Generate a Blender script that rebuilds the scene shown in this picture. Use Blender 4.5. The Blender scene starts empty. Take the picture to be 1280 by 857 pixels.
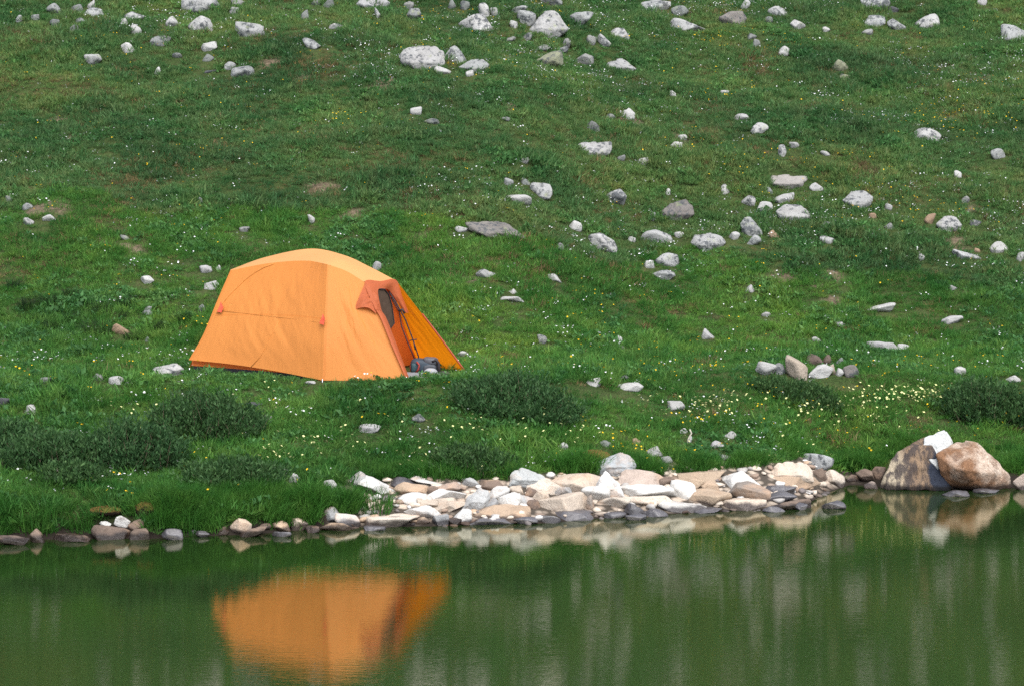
import bpy, bmesh, math, random
import numpy as np
from mathutils import Vector

STONES = """23,24,10,8,l,small speckled stone at the left end of the top-left stone scatter
44,22,11,6,g,dull grey-green stone low in grass, second from the left along the top scatter
67,11,23,13,l,white speckled boulder in the top-left corner above two small stones
68,29,12,8,g,small grey stone directly below the white speckled boulder in the top-left corner
95,10,15,8,g,dull green-grey stone between the top-left corner boulder and the long tilted stone
113,6,11,11,l,narrow upright stone touching the top edge above the long tilted stone
117,16,24,11,l,long stone tilting down to the right near the top-left corner
92,36,13,9,g,mossy grey-green stone half sunk in grass below the long tilted stone
100,26,13,6,g,thin dull stone just above the mossy half sunk stone
166,21,32,13,l,dark-topped ragged boulder above the small round white stone, upper left
154,29,10,12,l,small upright pale stone at the left foot of the dark-topped ragged boulder
169,37,15,11,w,small round white stone just below the dark-topped ragged boulder
215,27,17,13,l,black-spotted stone between the ragged boulder and the blocky speckled boulder
251,30,34,19,l,blocky speckled white boulder under the boulder cut by the top edge
249,5,48,24,l,large speckled boulder cut off by the top edge, upper left
200,51,26,13,g,grey-green wedge stone sloping right, below the black-spotted stone
159,60,17,13,w,bright angular white stone below the small round white stone
115,74,23,13,l,pale stone sloping right, lowest of the far left upper stones
261,58,21,12,w,white stone with flat top below the blocky speckled boulder
259,72,15,8,g,low grey-green stone right under the white flat-topped stone
221,70,12,6,g,faint flat stone in grass left of the flat-topped white stone
312,36,38,20,l,double-peaked white boulder right of the blocky speckled boulder
297,4,16,9,g,grey slab touching the top edge above the double-peaked boulder
293,14,12,8,g,small grey lump above the double-peaked white boulder
389,54,24,14,l,pale speckled stone alone in grass right of the double-peaked boulder
302,90,30,15,l,bright speckled stone with shaded underside, below the double-peaked boulder
287,83,14,9,l,small stone touching the left end of the bright shaded-underside stone
197,89,8,9,w,tiny upright white stone alone left of the bright shaded-underside stone
262,90,16,4,d,thin dark flat stone left of the bright shaded-underside stone
381,18,10,12,g,thin upright grey-green stone near the top edge, left of centre
415,33,8,6,w,tiny white stone beside the dim flat stone near the top edge
395,3,12,8,g,grey stone on the top edge left of the hollow-sided boulder
409,4,17,10,g,greyish boulder on the top edge beside the hollow-sided boulder
420,33,15,6,g,dim flat stone sunk in grass below the greyish top edge boulder
459,5,30,14,l,hollow-sided white boulder on the top edge with a dark underside
478,4,18,9,l,pale stone behind the right end of the hollow-sided boulder
472,16,8,13,l,narrow upright stone below the hollow-sided boulder
511,7,12,9,g,round grey stone on top of the rusty grey stone near the top edge
517,17,19,13,g,grey stone with rusty side under a round grey stone near the top edge
565,6,10,10,g,small dim stone near the top edge left of the long two-humped boulder
581,7,12,10,g,pale stone near the top edge above the long two-humped boulder
595,27,45,21,l,long two-humped white boulder with green plants at its foot
605,12,14,17,l,upright grey stone standing behind the long two-humped boulder
618,15,12,9,l,small speckled stone just right of the upright grey stone
649,13,20,9,l,low pale stone touching the upper left of the boulder beside the big grey peak
658,22,24,18,l,rough white boulder leaning against the big peaked boulder
642,31,10,9,l,small white stone at the left foot of the rough leaning boulder
685,29,54,36,l,big peaked speckled boulder, the tallest near the top edge
726,24,33,19,l,blocky white boulder with shadowed base right of the big peaked boulder
686,1,32,10,g,flat boulder cut by the top edge above the big peaked boulder
775,42,23,11,l,dark-sided slab stone tilting right, upper middle
739,50,14,12,g,grey-brown stone leaning left of the two-toned broken stone
755,50,19,15,l,two-toned broken stone left of the dark-sided tilted slab
528,70,61,34,l,largest black-speckled white boulder at the left of the boulder group
570,67,32,22,l,dark-cracked boulder in the middle of the boulder group
593,81,41,20,l,dark-topped boulder at the right end of the boulder group
554,88,22,9,w,flat pale stone under the front of the boulder group
587,92,10,7,w,tiny white stone under the dark-topped boulder of the boulder group
684,73,41,22,y,greenish-yellow lichen boulder below the big peaked boulder
731,74,24,14,g,smooth grey stone between the greenish boulder and the broad pale one
771,80,53,20,l,broad low white boulder with a peaked right half, upper middle
679,60,17,7,g,flat dim stone in grass just above the greenish boulder
702,62,16,7,g,thin grey-green stone between peaked and greenish boulders
637,49,15,6,g,grey slab in grass left below the big peaked boulder
659,46,12,8,g,dull stone at the left foot of the big peaked boulder
708,54,12,13,g,dark round stone right of the big peaked boulder foot
520,139,14,9,w,lone bright white stone in the grass below the boulder group
539,152,20,6,g,faint flat stone right below the lone bright white stone
743,184,50,21,l,isolated oblong white boulder with black specks above the centre
785,142,18,14,w,chalky stone on a bare brown patch above the oblong white boulder
763,146,12,6,g,small stone at the left of the chalky stone on bare soil
742,158,17,11,g,faint grey stone above the isolated oblong boulder
813,6,32,15,l,white boulder at the top edge beside a long low boulder
632,149,11,4,g,thin faint stone alone in the middle of the upper slope
829,7,20,12,l,pale rounded stone on the top edge touching the white boulder
850,14,22,13,g,grey-green humped stone behind the long low white boulder
860,31,60,16,l,long low white boulder with a flat crest, upper right of centre
931,5,14,12,l,small pale stone by the top edge above the brownish boulder
917,23,37,19,n,brownish-grey boulder right of the long low white boulder
973,15,25,11,l,speckled oval stone near the top edge right of the brownish boulder
998,31,20,13,l,pale angular stone below the speckled oval stone
961,25,11,7,g,small faint stone between the brownish boulder and the pale angular stone
980,64,14,13,w,small white stone alone below the pale angular stone
940,46,12,7,g,dim grey stone under the brownish boulder
946,54,10,8,g,small round dim stone just below another under the brownish boulder
1033,37,9,6,w,tiny white stone on bare brown ground near the top
1052,82,23,14,y,greenish-white stone with flat yellow top, upper right
1056,96,13,6,y,flat mossy stone right under the greenish-white stone
1095,5,37,14,l,jagged dark-streaked boulder cut by the top edge, upper right
1094,26,28,15,l,black-spotted boulder below the jagged top edge boulder
1122,30,23,14,l,pale wedge boulder right of the black-spotted boulder
1084,40,14,6,g,low grey stone under the black-spotted boulder
1118,12,14,6,d,dark small stone right of the jagged top edge boulder
1162,26,32,20,l,rounded lichen-covered boulder alone near the top right
1270,40,36,22,l,pale boulder cut by the right edge, highest of those on it
1228,2,12,8,w,small white stone on the top edge near the right corner
1156,168,43,16,l,long grey speckled boulder alone on the upper right slope
927,147,19,8,w,flat white stone just left of the two-toned oval stone
950,160,23,14,l,two-toned oval stone with a dark rim, above the brown-streaked boulder
854,172,12,6,w,small white stone beside a bare dark patch right of the oblong boulder
845,181,15,6,w,low white stone just below another beside the dark patch
841,117,8,6,w,tiny white stone on the slope below the long low white boulder
906,116,12,5,w,tiny flat white stone right of another tiny white one, upper middle
978,188,10,15,l,thin upright pointed stone in flowery grass above the brown-streaked boulder
993,182,12,7,w,small pale stone just right of the thin upright pointed stone
1032,192,12,6,w,low pale stone amid white flowers right of the upright pointed stone
1248,192,20,13,l,dim speckled stone near the right edge below the long grey boulder
1207,250,10,8,g,small grey stone in grass between the white streaked boulder and right edge
1198,218,9,8,w,tiny pale stone above the grey one on the right slope
10,250,9,9,g,small bluish stone at the left edge, upper of the left edge cluster
34,258,14,7,l,flat stone at the left end of the bare brown patch
35,277,13,8,l,pale stone lowest in the left edge cluster
61,273,17,8,w,wider white stone right of the lowest left edge stone
249,251,9,7,g,faint grey stone alone in the left middle slope
389,274,10,12,w,single upright white stone on the slope above the tent peak
305,287,13,6,g,faint flat stone upslope left of the tent peak
155,297,12,6,g,faint bluish stone in grass on the left slope
257,337,15,9,w,white stone left of the tent roof, upper of two near the tent
264,357,18,10,w,brighter white stone right beside the tent's upper left side
273,335,6,6,w,tiny white pebble next to the tent's roof corner
183,350,18,9,w,tilted white stone alone well left of the tent roof
184,389,12,10,l,small grey-white stone below the tilted white stone left of the tent
252,385,10,8,g,grey stone half hidden beside the tent's left wall
151,411,23,14,o,tan and brown rounded stone among dark tussocks left of the tent
184,424,7,6,g,tiny grey stone right below the tan rounded stone
471,333,12,13,w,white stone peeking out behind the tent roof
636,228,12,9,l,dim stone left of the small hollow, above the thin flat white stone
657,227,12,8,g,small grey stone touching the left of the round speckled stone
676,237,29,18,l,round speckled stone above the thin flat white stone
648,249,31,9,w,thin flat white stone below the round speckled stone
770,245,28,20,l,isolated rounded white stone between the speckled and grey boulders
617,285,84,24,n,very wide flat grey slab, largest on the middle slope
577,287,17,7,w,small white stone at the left end of the wide flat slab
718,282,18,10,w,smooth bright white stone right of the wide flat slab
753,302,39,24,l,white and grey pyramid-shaped boulder below the smooth bright stone
700,309,11,9,g,small grey stone left of the pyramid-shaped boulder
847,260,45,27,n,dark grey angular boulder on the middle slope with brown base
816,271,9,9,g,small grey stone left of the dark grey angular boulder
821,295,40,16,l,low white boulder below the dark grey angular boulder
849,294,12,7,w,little white stone between the low white and rounded spotted boulders
790,299,10,6,w,tiny white stone left of the low white boulder
885,300,44,24,l,rounded black-spotted white boulder right of the low white boulder
835,324,33,16,l,overhanging pale stone with a shadowed underside
812,331,13,9,w,small white stone touching the left of the overhanging pale stone
830,344,30,13,l,cracked white stone directly under the overhanging pale stone
607,342,24,9,l,narrow pale stone alone below the wide flat slab
693,347,18,8,w,small half-buried stone below the pyramid-shaped boulder
640,364,12,5,w,tiny white stone above the thin double stone
641,374,31,6,w,thin low double stone, lowest on the slope right of the tent
847,181,13,5,w,flat bright stone left of the small dark patch, right of centre
806,202,14,8,w,pale stone right below the oblong white boulder
777,198,10,7,g,dim stone touching the lower right of the oblong white boulder
655,201,12,6,g,faint slab left below the oblong white boulder
835,240,6,7,w,tiny white pebble above the dark grey angular boulder
978,225,63,20,r,brown-streaked white boulder, the longest on the right slope
1021,234,17,9,w,small white stone right below the brown-streaked boulder
908,237,12,11,l,dim round stone well left of the brown-streaked boulder
935,251,19,13,l,rounded pale stone left of the double speckled boulder
957,258,20,10,l,low pale stone touching the left of the double speckled boulder
962,238,8,7,g,tiny grey stone under the left end of the brown-streaked boulder
980,247,27,13,l,upper lobe of speckled white rock behind the broad speckled boulder
994,264,53,26,l,broad black-speckled boulder below the brown-streaked one
1072,248,41,26,l,tilted white boulder with dark grooves, right slope
939,281,31,26,l,tall egg-shaped white boulder below the low pale stones
918,295,14,9,w,small white stone between the spotted and the egg-shaped boulders
942,300,20,13,l,grey-white stone at the foot of the egg-shaped boulder
967,293,12,9,o,small brownish stone right of the egg-shaped boulder's foot
1035,300,18,8,l,thin tilted stone below the tilted grooved boulder
1031,282,10,8,g,tiny lichen stone between speckled and grooved boulders
1091,270,9,6,o,tiny tan stone under the tilted grooved boulder
1111,259,9,7,w,tiny white stone right of the tilted grooved boulder
1112,283,13,7,g,faint flat stone below right of the tilted grooved boulder
1163,273,15,13,o,pinkish-brown stone touching the left of a white boulder, far right
1187,278,35,23,l,white boulder beside the pinkish-brown stone, far right
1220,279,14,7,g,flat grey stone right of the white boulder on the far right
1210,318,37,13,l,long flat stone sloping right, below the far right white boulder
1249,308,27,17,w,smooth domed white stone near the right edge
1277,321,11,10,w,white stone cut by the right edge beside the smooth dome
1223,313,10,5,o,small brownish stone above the long flat far right stone
1152,322,8,8,w,tiny white stone left of the long flat far right stone
1101,384,37,12,w,bright low white stone alone below the bare soil patches
1191,400,26,9,w,flat white stone downslope right of the bright low one
937,361,12,9,w,white stone left of the brown bare soil patch
1192,360,10,6,w,tiny white stone above the flat white stone on the right
958,393,12,5,w,faint pale stone below the left soil patch
886,417,19,13,w,square white stone alone right of the middle
1050,405,12,6,w,tiny white stone left below the bright low white stone
1021,424,11,5,w,tiny smooth white stone above the stone ring
1104,432,40,12,w,flat pale stone lying right of the stone ring
1130,433,16,6,w,small stone at the right tip of the flat pale stone
958,460,26,18,w,pinkish-white stone at the left end of the stone ring
976,460,15,14,g,grey stone second from the left in the stone ring
996,458,28,32,c,tall tilted cream stone standing in the stone ring
1019,449,24,14,b,brown stone resting on top in the stone ring
1035,449,12,10,b,dark brown stone at the top right of the stone ring
1026,463,33,17,w,white domed stone at the front of the stone ring
1041,461,9,13,c,narrow tan stone beside the white domed ring stone
1050,452,10,12,g,little round stone perched highest at the right of the ring
1051,465,11,9,w,small pale stone under the perched round one
1064,463,20,15,n,grey stone at the right end of the stone ring
1201,464,14,10,w,small pale stone by the right shrub's top
1266,473,18,8,w,white stone above the right shrub near the right edge
913,543,16,8,w,white stone in the flowery grass, upper of a pair above the shore
896,555,17,8,w,bright white stone in flowery grass, lower of the pair above the shore
907,571,14,7,g,grey flat stone in grass just above the shore stones
862,549,6,8,w,tiny pale stone next to the dry stick
855,538,10,6,w,small white stone above the dry stick
578,442,14,6,w,thin white stone in grass right of the tent door
741,477,21,9,w,white stone in the meadow above right of the central shrub
778,471,15,5,g,faint flat stone above the long low meadow stone
787,483,33,9,w,long low white stone in the meadow right of the central shrub
846,507,23,13,w,white wedge stone in the flowers right of the long low meadow stone
773,424,10,8,w,small white stone in the meadow, upper of two in the middle
776,435,9,6,g,little grey stone just below the small upper white one mid meadow
678,424,12,10,g,grey stone in tall grass upslope of the central shrub
757,554,14,7,g,grey stone in grass above the grey shore boulder
704,557,12,8,w,pale stone in grass left of the moss clump
796,551,10,7,o,pinkish stone in grass right above the grey shore boulder
819,563,21,12,w,mottled pale stone in grass right of the grey shore boulder
834,574,14,8,g,grey mossy stone in grass above the right shore stones
522,522,18,9,g,grey stone in grass between the tent and the shore
461,535,28,10,w,bright white stone in grass below the tent door
208,462,40,15,l,broad white stone just left of the tent's lower corner
144,475,18,9,w,rounded pale stone in the meadow left of the broad white one
122,471,15,8,g,blue-grey stone left of the rounded pale meadow stone
161,478,12,6,g,small grey stone right of the rounded pale meadow stone
57,475,15,7,g,thin flat stone in the far left meadow
36,512,17,11,w,small white stone above the left shrub
4,502,18,12,d,dark grey stone at the left edge above the left shrub
317,505,20,5,d,dark flat stone in grass below the tent
334,522,14,7,w,small pale stone beside the round shrub below the tent
388,478,12,4,w,flat pebble at the foot of the tent's near corner
349,590,22,13,g,blue-grey stone sunk in bank grass, left of the tall tussock
368,597,13,11,w,pointed white stone in bank grass right of the sunk blue-grey one
412,604,17,9,w,pale flat stone in bank grass left of the white shore boulder"""
SHORE = """17,674,38,14,b,flat brown stone at the left edge of the waterline
45,669,22,18,b,round brown stone standing in the water near the left edge
88,671,50,11,b,long flat brown stone second from the left along the waterline
136,664,50,20,b,humped brown stone below two white stones on the left waterline
153,650,22,14,w,tilted bluish-white stone above the humped brown stone
133,654,18,8,w,flat white stone left of the tilted bluish-white one
170,655,21,15,b,brown stone right beside the tilted bluish-white stone
174,667,27,15,b,low brown stone at the right end of the left waterline cluster
215,667,29,16,d,lone dark grey domed stone in the water, left shore
253,667,19,9,d,small dark flat stone right of the lone dark dome
240,664,11,6,d,tiny dark stone between the lone dome and the flat one
278,662,16,11,b,small square brown stone left of the tilted cream stone
300,657,29,22,c,tilted cream stone with pointed top on the left waterline
315,664,37,14,b,brown stone leaning right of the tilted cream stone
331,657,17,8,b,small dark brown stone behind the leaning brown one
350,657,27,15,o,orange-brown stone left of the pale tan block on the waterline
374,655,23,17,c,pale tan block on the left waterline
352,667,26,8,d,dark wet stone in front of the orange-brown stone
390,661,19,10,b,flat brown stone between the tan block and the trio
413,642,23,19,g,grey stone on top of the trio left of the long flat slab
434,650,29,17,w,white stone leaning in the trio left of the long flat slab
421,657,46,12,o,rusty brown flat stone at the bottom of the trio
486,650,78,14,c,long flat slab with dark underside jutting beneath the tall tussock
468,660,24,6,d,dark wet flat stone under the long flat slab
452,600,26,20,g,grey-faced boulder behind the white shore boulder
470,606,46,20,w,white boulder sloping right behind the tall tussock
503,603,34,12,d,dark grey slab lying behind the tan orange stone
516,611,42,15,o,tan-orange stone in the upper left of the stone beach
534,600,38,8,w,white-edged leaning slab at the grass edge of the beach
519,623,38,14,w,white rounded stone in the left of the stone beach
541,612,12,9,b,small brown wedge stone right of the tan-orange stone
561,608,30,12,r,reddish-faced pale stone at the upper left of the beach
557,617,46,12,w,wavy white slab across the left part of the beach
529,639,44,13,w,long smooth white slab near the water, left beach
534,629,24,11,c,tan stone tucked above the long smooth white slab
526,650,20,8,o,small tan stone under the long smooth white slab
553,626,32,9,c,flat tan stone under the wavy white slab
562,632,42,12,c,cream dome stone with tan front, left beach
588,602,22,10,g,small grey stone at the grass edge behind the grey upright stone
613,606,32,11,b,dark brown topped stone behind the cream block
623,616,26,15,w,cream block right of the grey upright stone
613,630,18,13,g,bluish-grey small stone right of the grey upright stone
637,625,33,16,w,white domed stone left of the small stone jumble
576,645,24,17,w,white arched stone with dark front at the waterline
550,649,20,14,g,grey wet stone left of the white arched stone
568,652,16,9,b,small brown wet stone under the white arched stone
622,640,76,17,o,wide cream-orange stone with black wet base at the waterline
613,651,60,9,d,black wet rock beneath the wide cream-orange stone
657,650,28,9,d,grey-blue wet slab right of the black wet rock
684,648,30,8,g,flat grey slab in the water below the cream slope
654,625,26,13,g,grey flat stone in the small stone jumble
664,615,18,11,b,brown angular stone in the small stone jumble
676,619,20,12,c,tan pointed stone in the small stone jumble
668,630,17,10,b,small brown stone at the bottom of the jumble
646,613,17,10,c,tan chip at the left of the jumble
684,608,46,18,c,cream stone left of the long cream slab
699,614,30,12,g,pale grey stone under the long cream slab
722,604,66,22,c,long cream slab behind the white peak
703,628,76,22,c,broad cream stone sloping to the water left of the peak
715,643,56,11,d,black wet rock below the broad cream stone
745,618,34,20,w,white shoulder stone at the foot of the white peak
738,628,9,17,n,thin upright grey shard beside the white peak's foot
801,599,60,20,p,pinkish-cream rounded stone right of the grey boulder
835,603,24,13,b,tan-brown stone between the pinkish stone and the angular white one
800,614,66,14,w,flat white slab right of the white peak
766,628,40,15,c,lumpy tan stone below the white peak
812,625,62,13,c,cream slab near the water right of the lumpy tan stone
763,643,36,8,d,black wet stone under the lumpy tan stone
793,637,22,15,d,dark brown wet block under the cream slab
795,646,24,8,d,slate-grey flat stone in the water under the cream slab
819,641,30,10,d,dark flat rock at the waterline right of the dark block
854,612,30,20,w,angular white stone with a shaded right face
834,614,20,12,w,small white stone left of the angular white one
846,606,22,14,c,tan stone behind the angular white one
878,597,54,14,o,flat-topped tan slab at the grass edge, right beach
887,608,24,12,o,orange-tan stone below the flat-topped tan slab
869,606,20,14,o,brown-tan stone left below the flat-topped slab
926,600,56,21,w,big white humped boulder right of the tan slab
936,614,50,20,n,dull brown-grey rounded stone in front of the white humped boulder
889,622,48,16,o,rounded tan stone with dark base near the water
852,630,62,13,w,low white slab at the water's edge, right beach
879,637,44,8,d,dark wet strip of rock in front of the rounded tan stone
915,616,14,8,c,tiny pale stone between tan and brown-grey rounded stones
930,629,52,12,c,flat tan slab at the waterline below the brown-grey stone
1023,578,34,20,l,grey-white boulder behind the large cream boulder
1025,592,18,12,b,dark brown stone wedged right of the large cream boulder
992,602,68,14,o,orange and cream layered slab below the large cream boulder
972,611,44,8,d,black wet slab under the orange layered slab
975,620,38,11,d,dark brown wet stone below the black slab
984,631,58,12,b,purplish-brown flat rock at the right beach waterline
968,636,26,8,d,small dark rock in front of the purplish-brown one
1001,633,16,9,d,small black stone at the right end of the purplish-brown rock
1044,597,24,17,c,cream cube-like stone standing in the water
1066,597,20,10,b,grey-brown stone right of the cream cube-like stone
1083,594,26,18,b,brown stone with a shaded front left of the striped boulder
1099,590,18,16,b,reddish-brown stone squeezed against the striped boulder
1089,606,18,10,p,small pinkish stone in the water left of the striped boulder
1044,631,26,10,d,lone blue-grey stone in the water off the right beach
1196,616,34,9,d,dark flat stone in the water in front of the orange boulder
1280,601,28,22,p,pinkish-tan stone cut by the right edge at the waterline
1236,613,36,7,d,low dark stone at the waterline under the orange boulder"""

R = random.Random(7)
NR = np.random.default_rng(11)
sc = bpy.context.scene
COL = sc.collection

# ------------------------------------------------------------------ camera
F = 2400.0
CAM = np.array([0.0, 0.0, 3.0])
PITCH = math.atan((428.5 - 251.0) / F)
cd = bpy.data.cameras.new("camera")
cd.lens = F / 1280 * 36
cd.sensor_width = 36
cd.sensor_fit = 'HORIZONTAL'
cd.clip_start = 0.1
cd.clip_end = 800
cam = bpy.data.objects.new("camera", cd)
COL.objects.link(cam)
cam.location = CAM
cam.rotation_euler = (math.pi / 2 - PITCH, 0, 0)
sc.camera = cam
FW = np.array([0, math.cos(PITCH), -math.sin(PITCH)])
UP = np.array([0, math.sin(PITCH), math.cos(PITCH)])

def ray(px, py):
    return np.array([(px - 640) / F, 0, 0]) + UP * (-(py - 428.5) / F) + FW

def at(px, py, Y):
    """the point on the sight line of a photo pixel at distance Y"""
    d = ray(px, py)
    return CAM + d * (Y / d[1])

# ------------------------------------------------------------------ numpy noise
def _h2(ix, iy, s):
    v = np.sin(ix * 127.1 + iy * 311.7 + s * 74.7) * 43758.5453
    return v - np.floor(v)

def n2(x, y, s=0):
    x = np.asarray(x, float); y = np.asarray(y, float)
    ix = np.floor(x); iy = np.floor(y); fx = x - ix; fy = y - iy
    fx = fx * fx * (3 - 2 * fx); fy = fy * fy * (3 - 2 * fy)
    a = _h2(ix, iy, s); b = _h2(ix + 1, iy, s); c = _h2(ix, iy + 1, s); d = _h2(ix + 1, iy + 1, s)
    return (a * (1 - fx) + b * fx) * (1 - fy) + (c * (1 - fx) + d * fx) * fy - .5

def fb2(x, y, s=0, o=3):
    t = 0; a = 1.0
    for k in range(o):
        t = t + a * n2(x * 2 ** k, y * 2 ** k, s + k * 13); a *= .5
    return t

def _h3(ix, iy, iz, s):
    v = np.sin(ix * 127.1 + iy * 311.7 + iz * 241.3 + s * 74.7) * 43758.5453
    return v - np.floor(v)

def n3(P, s=0):
    I = np.floor(P); f = P - I; f = f * f * (3 - 2 * f)
    t = 0
    for dx in (0, 1):
        for dy in (0, 1):
            for dz in (0, 1):
                w = (f[:, 0] if dx else 1 - f[:, 0]) * (f[:, 1] if dy else 1 - f[:, 1]) * (f[:, 2] if dz else 1 - f[:, 2])
                t = t + w * _h3(I[:, 0] + dx, I[:, 1] + dy, I[:, 2] + dz, s)
    return t - .5

def sstep(a, b, x):
    t = np.clip((np.asarray(x, float) - a) / (b - a), 0, 1)
    return t * t * (3 - 2 * t)

# ------------------------------------------------------------------ terrain
_wl = [(-700, 700), (-200, 684), (0, 677), (100, 674), (200, 673), (300, 669), (370, 664), (430, 660), (540, 658), (600, 656), (660, 655),
       (740, 649), (800, 646), (860, 641), (920, 639), (975, 637), (1015, 626), (1040, 614), (1065, 606), (1100, 609), (1180, 612), (1280, 610), (1500, 600), (2000, 585)]
_wp = []
for _x, _y in _wl:
    d = ray(_x, _y); t = -CAM[2] / d[2]; _wp.append((d[0] * t, d[1] * t))
_wp = np.array(_wp)

def shore(x):
    return np.interp(x, _wp[:, 0], _wp[:, 1])

def height(x, y):
    x = np.asarray(x, float); y = np.asarray(y, float)
    s = y - shore(x) + .10 * n2(x * 3.1, y * 3.1, 5) * sstep(-.6, .2, y - shore(x))
    bank = np.interp(s, [-8, -1.2, -.25, -.02, .10, .28, .8, 1.2], [-1.5, -.5, -.16, -.03, .03, .22, .36, .42])
    beach = np.interp(s, [-8, -1.2, -.4, 0, .5, .9, 1.2], [-1.5, -.34, -.12, -.01, .13, .26, .36])
    L = 1 - sstep(-1.85, -1.35, x)
    low = bank * L + beach * (1 - L)
    q = sstep(-.5, 2.5, x)
    yp = 20.75 + 1.7 * q
    toe = yp + 2.3 + .4 * n2(x * .25 + 3, x * 0, 9)
    s1 = shore(x) + 1.2
    z1 = .42 * L + .36 * (1 - L)
    zp = 1.055 - .10 * q
    t = np.clip((y - s1) / (yp - s1), 0, 1.6)
    ter = z1 + (zp - z1) * np.where(t < 1, np.clip(t, 0, 1) ** 1.12, 1) + .03 * np.clip(y - yp, 0, 3)
    u = y - toe
    k = .55
    hill = .41 * (np.logaddexp(0, u / k) * k)
    up = sstep(.0, .5, s - .9)
    z = np.where(s < 1.2, low, ter) + np.where(s > -1, hill, 0)
    far = sstep(0, 6, u)
    z = z + far * (.30 * fb2(x * .16, y * .16, 21, 2) + .16 * fb2(x * .55, y * .55, 23, 2))
    tent = 1 - np.exp(-(((x + 2.0) / 1.9) ** 2 + ((y - 21.3) / 1.3) ** 2) ** 2)
    z = z + up * tent * ((.13 * fb2(x * .8, y * .8, 31, 3) + .045 * fb2(x * 2.4, y * 2.4, 35, 2)) * (.5 + .5 * sstep(-1, 2, u)))
    return z

_YS = np.arange(14.5, 62, .04)
def cast(px, py, water=True):
    """where the sight line of a photo pixel meets the ground (or the water)"""
    d = ray(px, py)
    t = _YS / d[1]
    X = d[0] * t; Z = CAM[2] + d[2] * t
    H = height(X, _YS)
    if water: H = np.maximum(H, -.005)
    i = np.argmax(Z < H)
    if not (Z < H).any(): i = len(_YS) - 1
    if i > 0:
        g0 = Z[i - 1] - H[i - 1]; g1 = Z[i] - H[i]
        f = g0 / max(1e-9, (g0 - g1)); Y = _YS[i - 1] + f * .04
    else: Y = _YS[0]
    t = Y / d[1]
    return np.array([d[0] * t, Y, CAM[2] + d[2] * t])

# ------------------------------------------------------------------ object helpers
def mesh_obj(name, verts, faces, mat=None, parent=None, smooth=False):
    me = bpy.data.meshes.new(name)
    me.from_pydata([tuple(map(float, v)) for v in verts], [], [tuple(map(int, f)) for f in faces])
    me.update()
    if smooth: me.polygons.foreach_set('use_smooth', [True] * len(me.polygons))
    o = bpy.data.objects.new(name, me)
    if mat: me.materials.append(mat)
    COL.objects.link(o)
    if parent:
        o.parent = parent
        o.matrix_parent_inverse.identity()
        o.location = -np.array(parent.location)
    return o

def mesh_fast(name, V, Fq, mat=None, nv=3):
    """large meshes: V (n,3), Fq (m,nv)"""
    me = bpy.data.meshes.new(name)
    V = np.asarray(V, np.float32); Fq = np.asarray(Fq, np.int32)
    me.vertices.add(len(V)); me.vertices.foreach_set('co', V.ravel())
    me.loops.add(Fq.size); me.loops.foreach_set('vertex_index', Fq.ravel())
    me.polygons.add(len(Fq)); me.polygons.foreach_set('loop_start', np.arange(0, Fq.size, Fq.shape[1], dtype=np.int32))
    me.update(calc_edges=True); me.validate()
    if mat: me.materials.append(mat)
    return me

def link(name, me, parent=None, loc=None):
    o = bpy.data.objects.new(name, me); COL.objects.link(o)
    if parent: o.parent = parent
    if loc is not None: o.location = loc
    return o

def tag(o, label=None, cat=None, group=None, kind=None):
    if label: o['label'] = label
    if cat: o['category'] = cat
    if group: o['group'] = group
    if kind: o['kind'] = kind
    return o

def empty(name, loc):
    o = bpy.data.objects.new(name, None); COL.objects.link(o); o.location = [float(v) for v in loc]
    o.empty_display_size = .1
    return o

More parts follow.
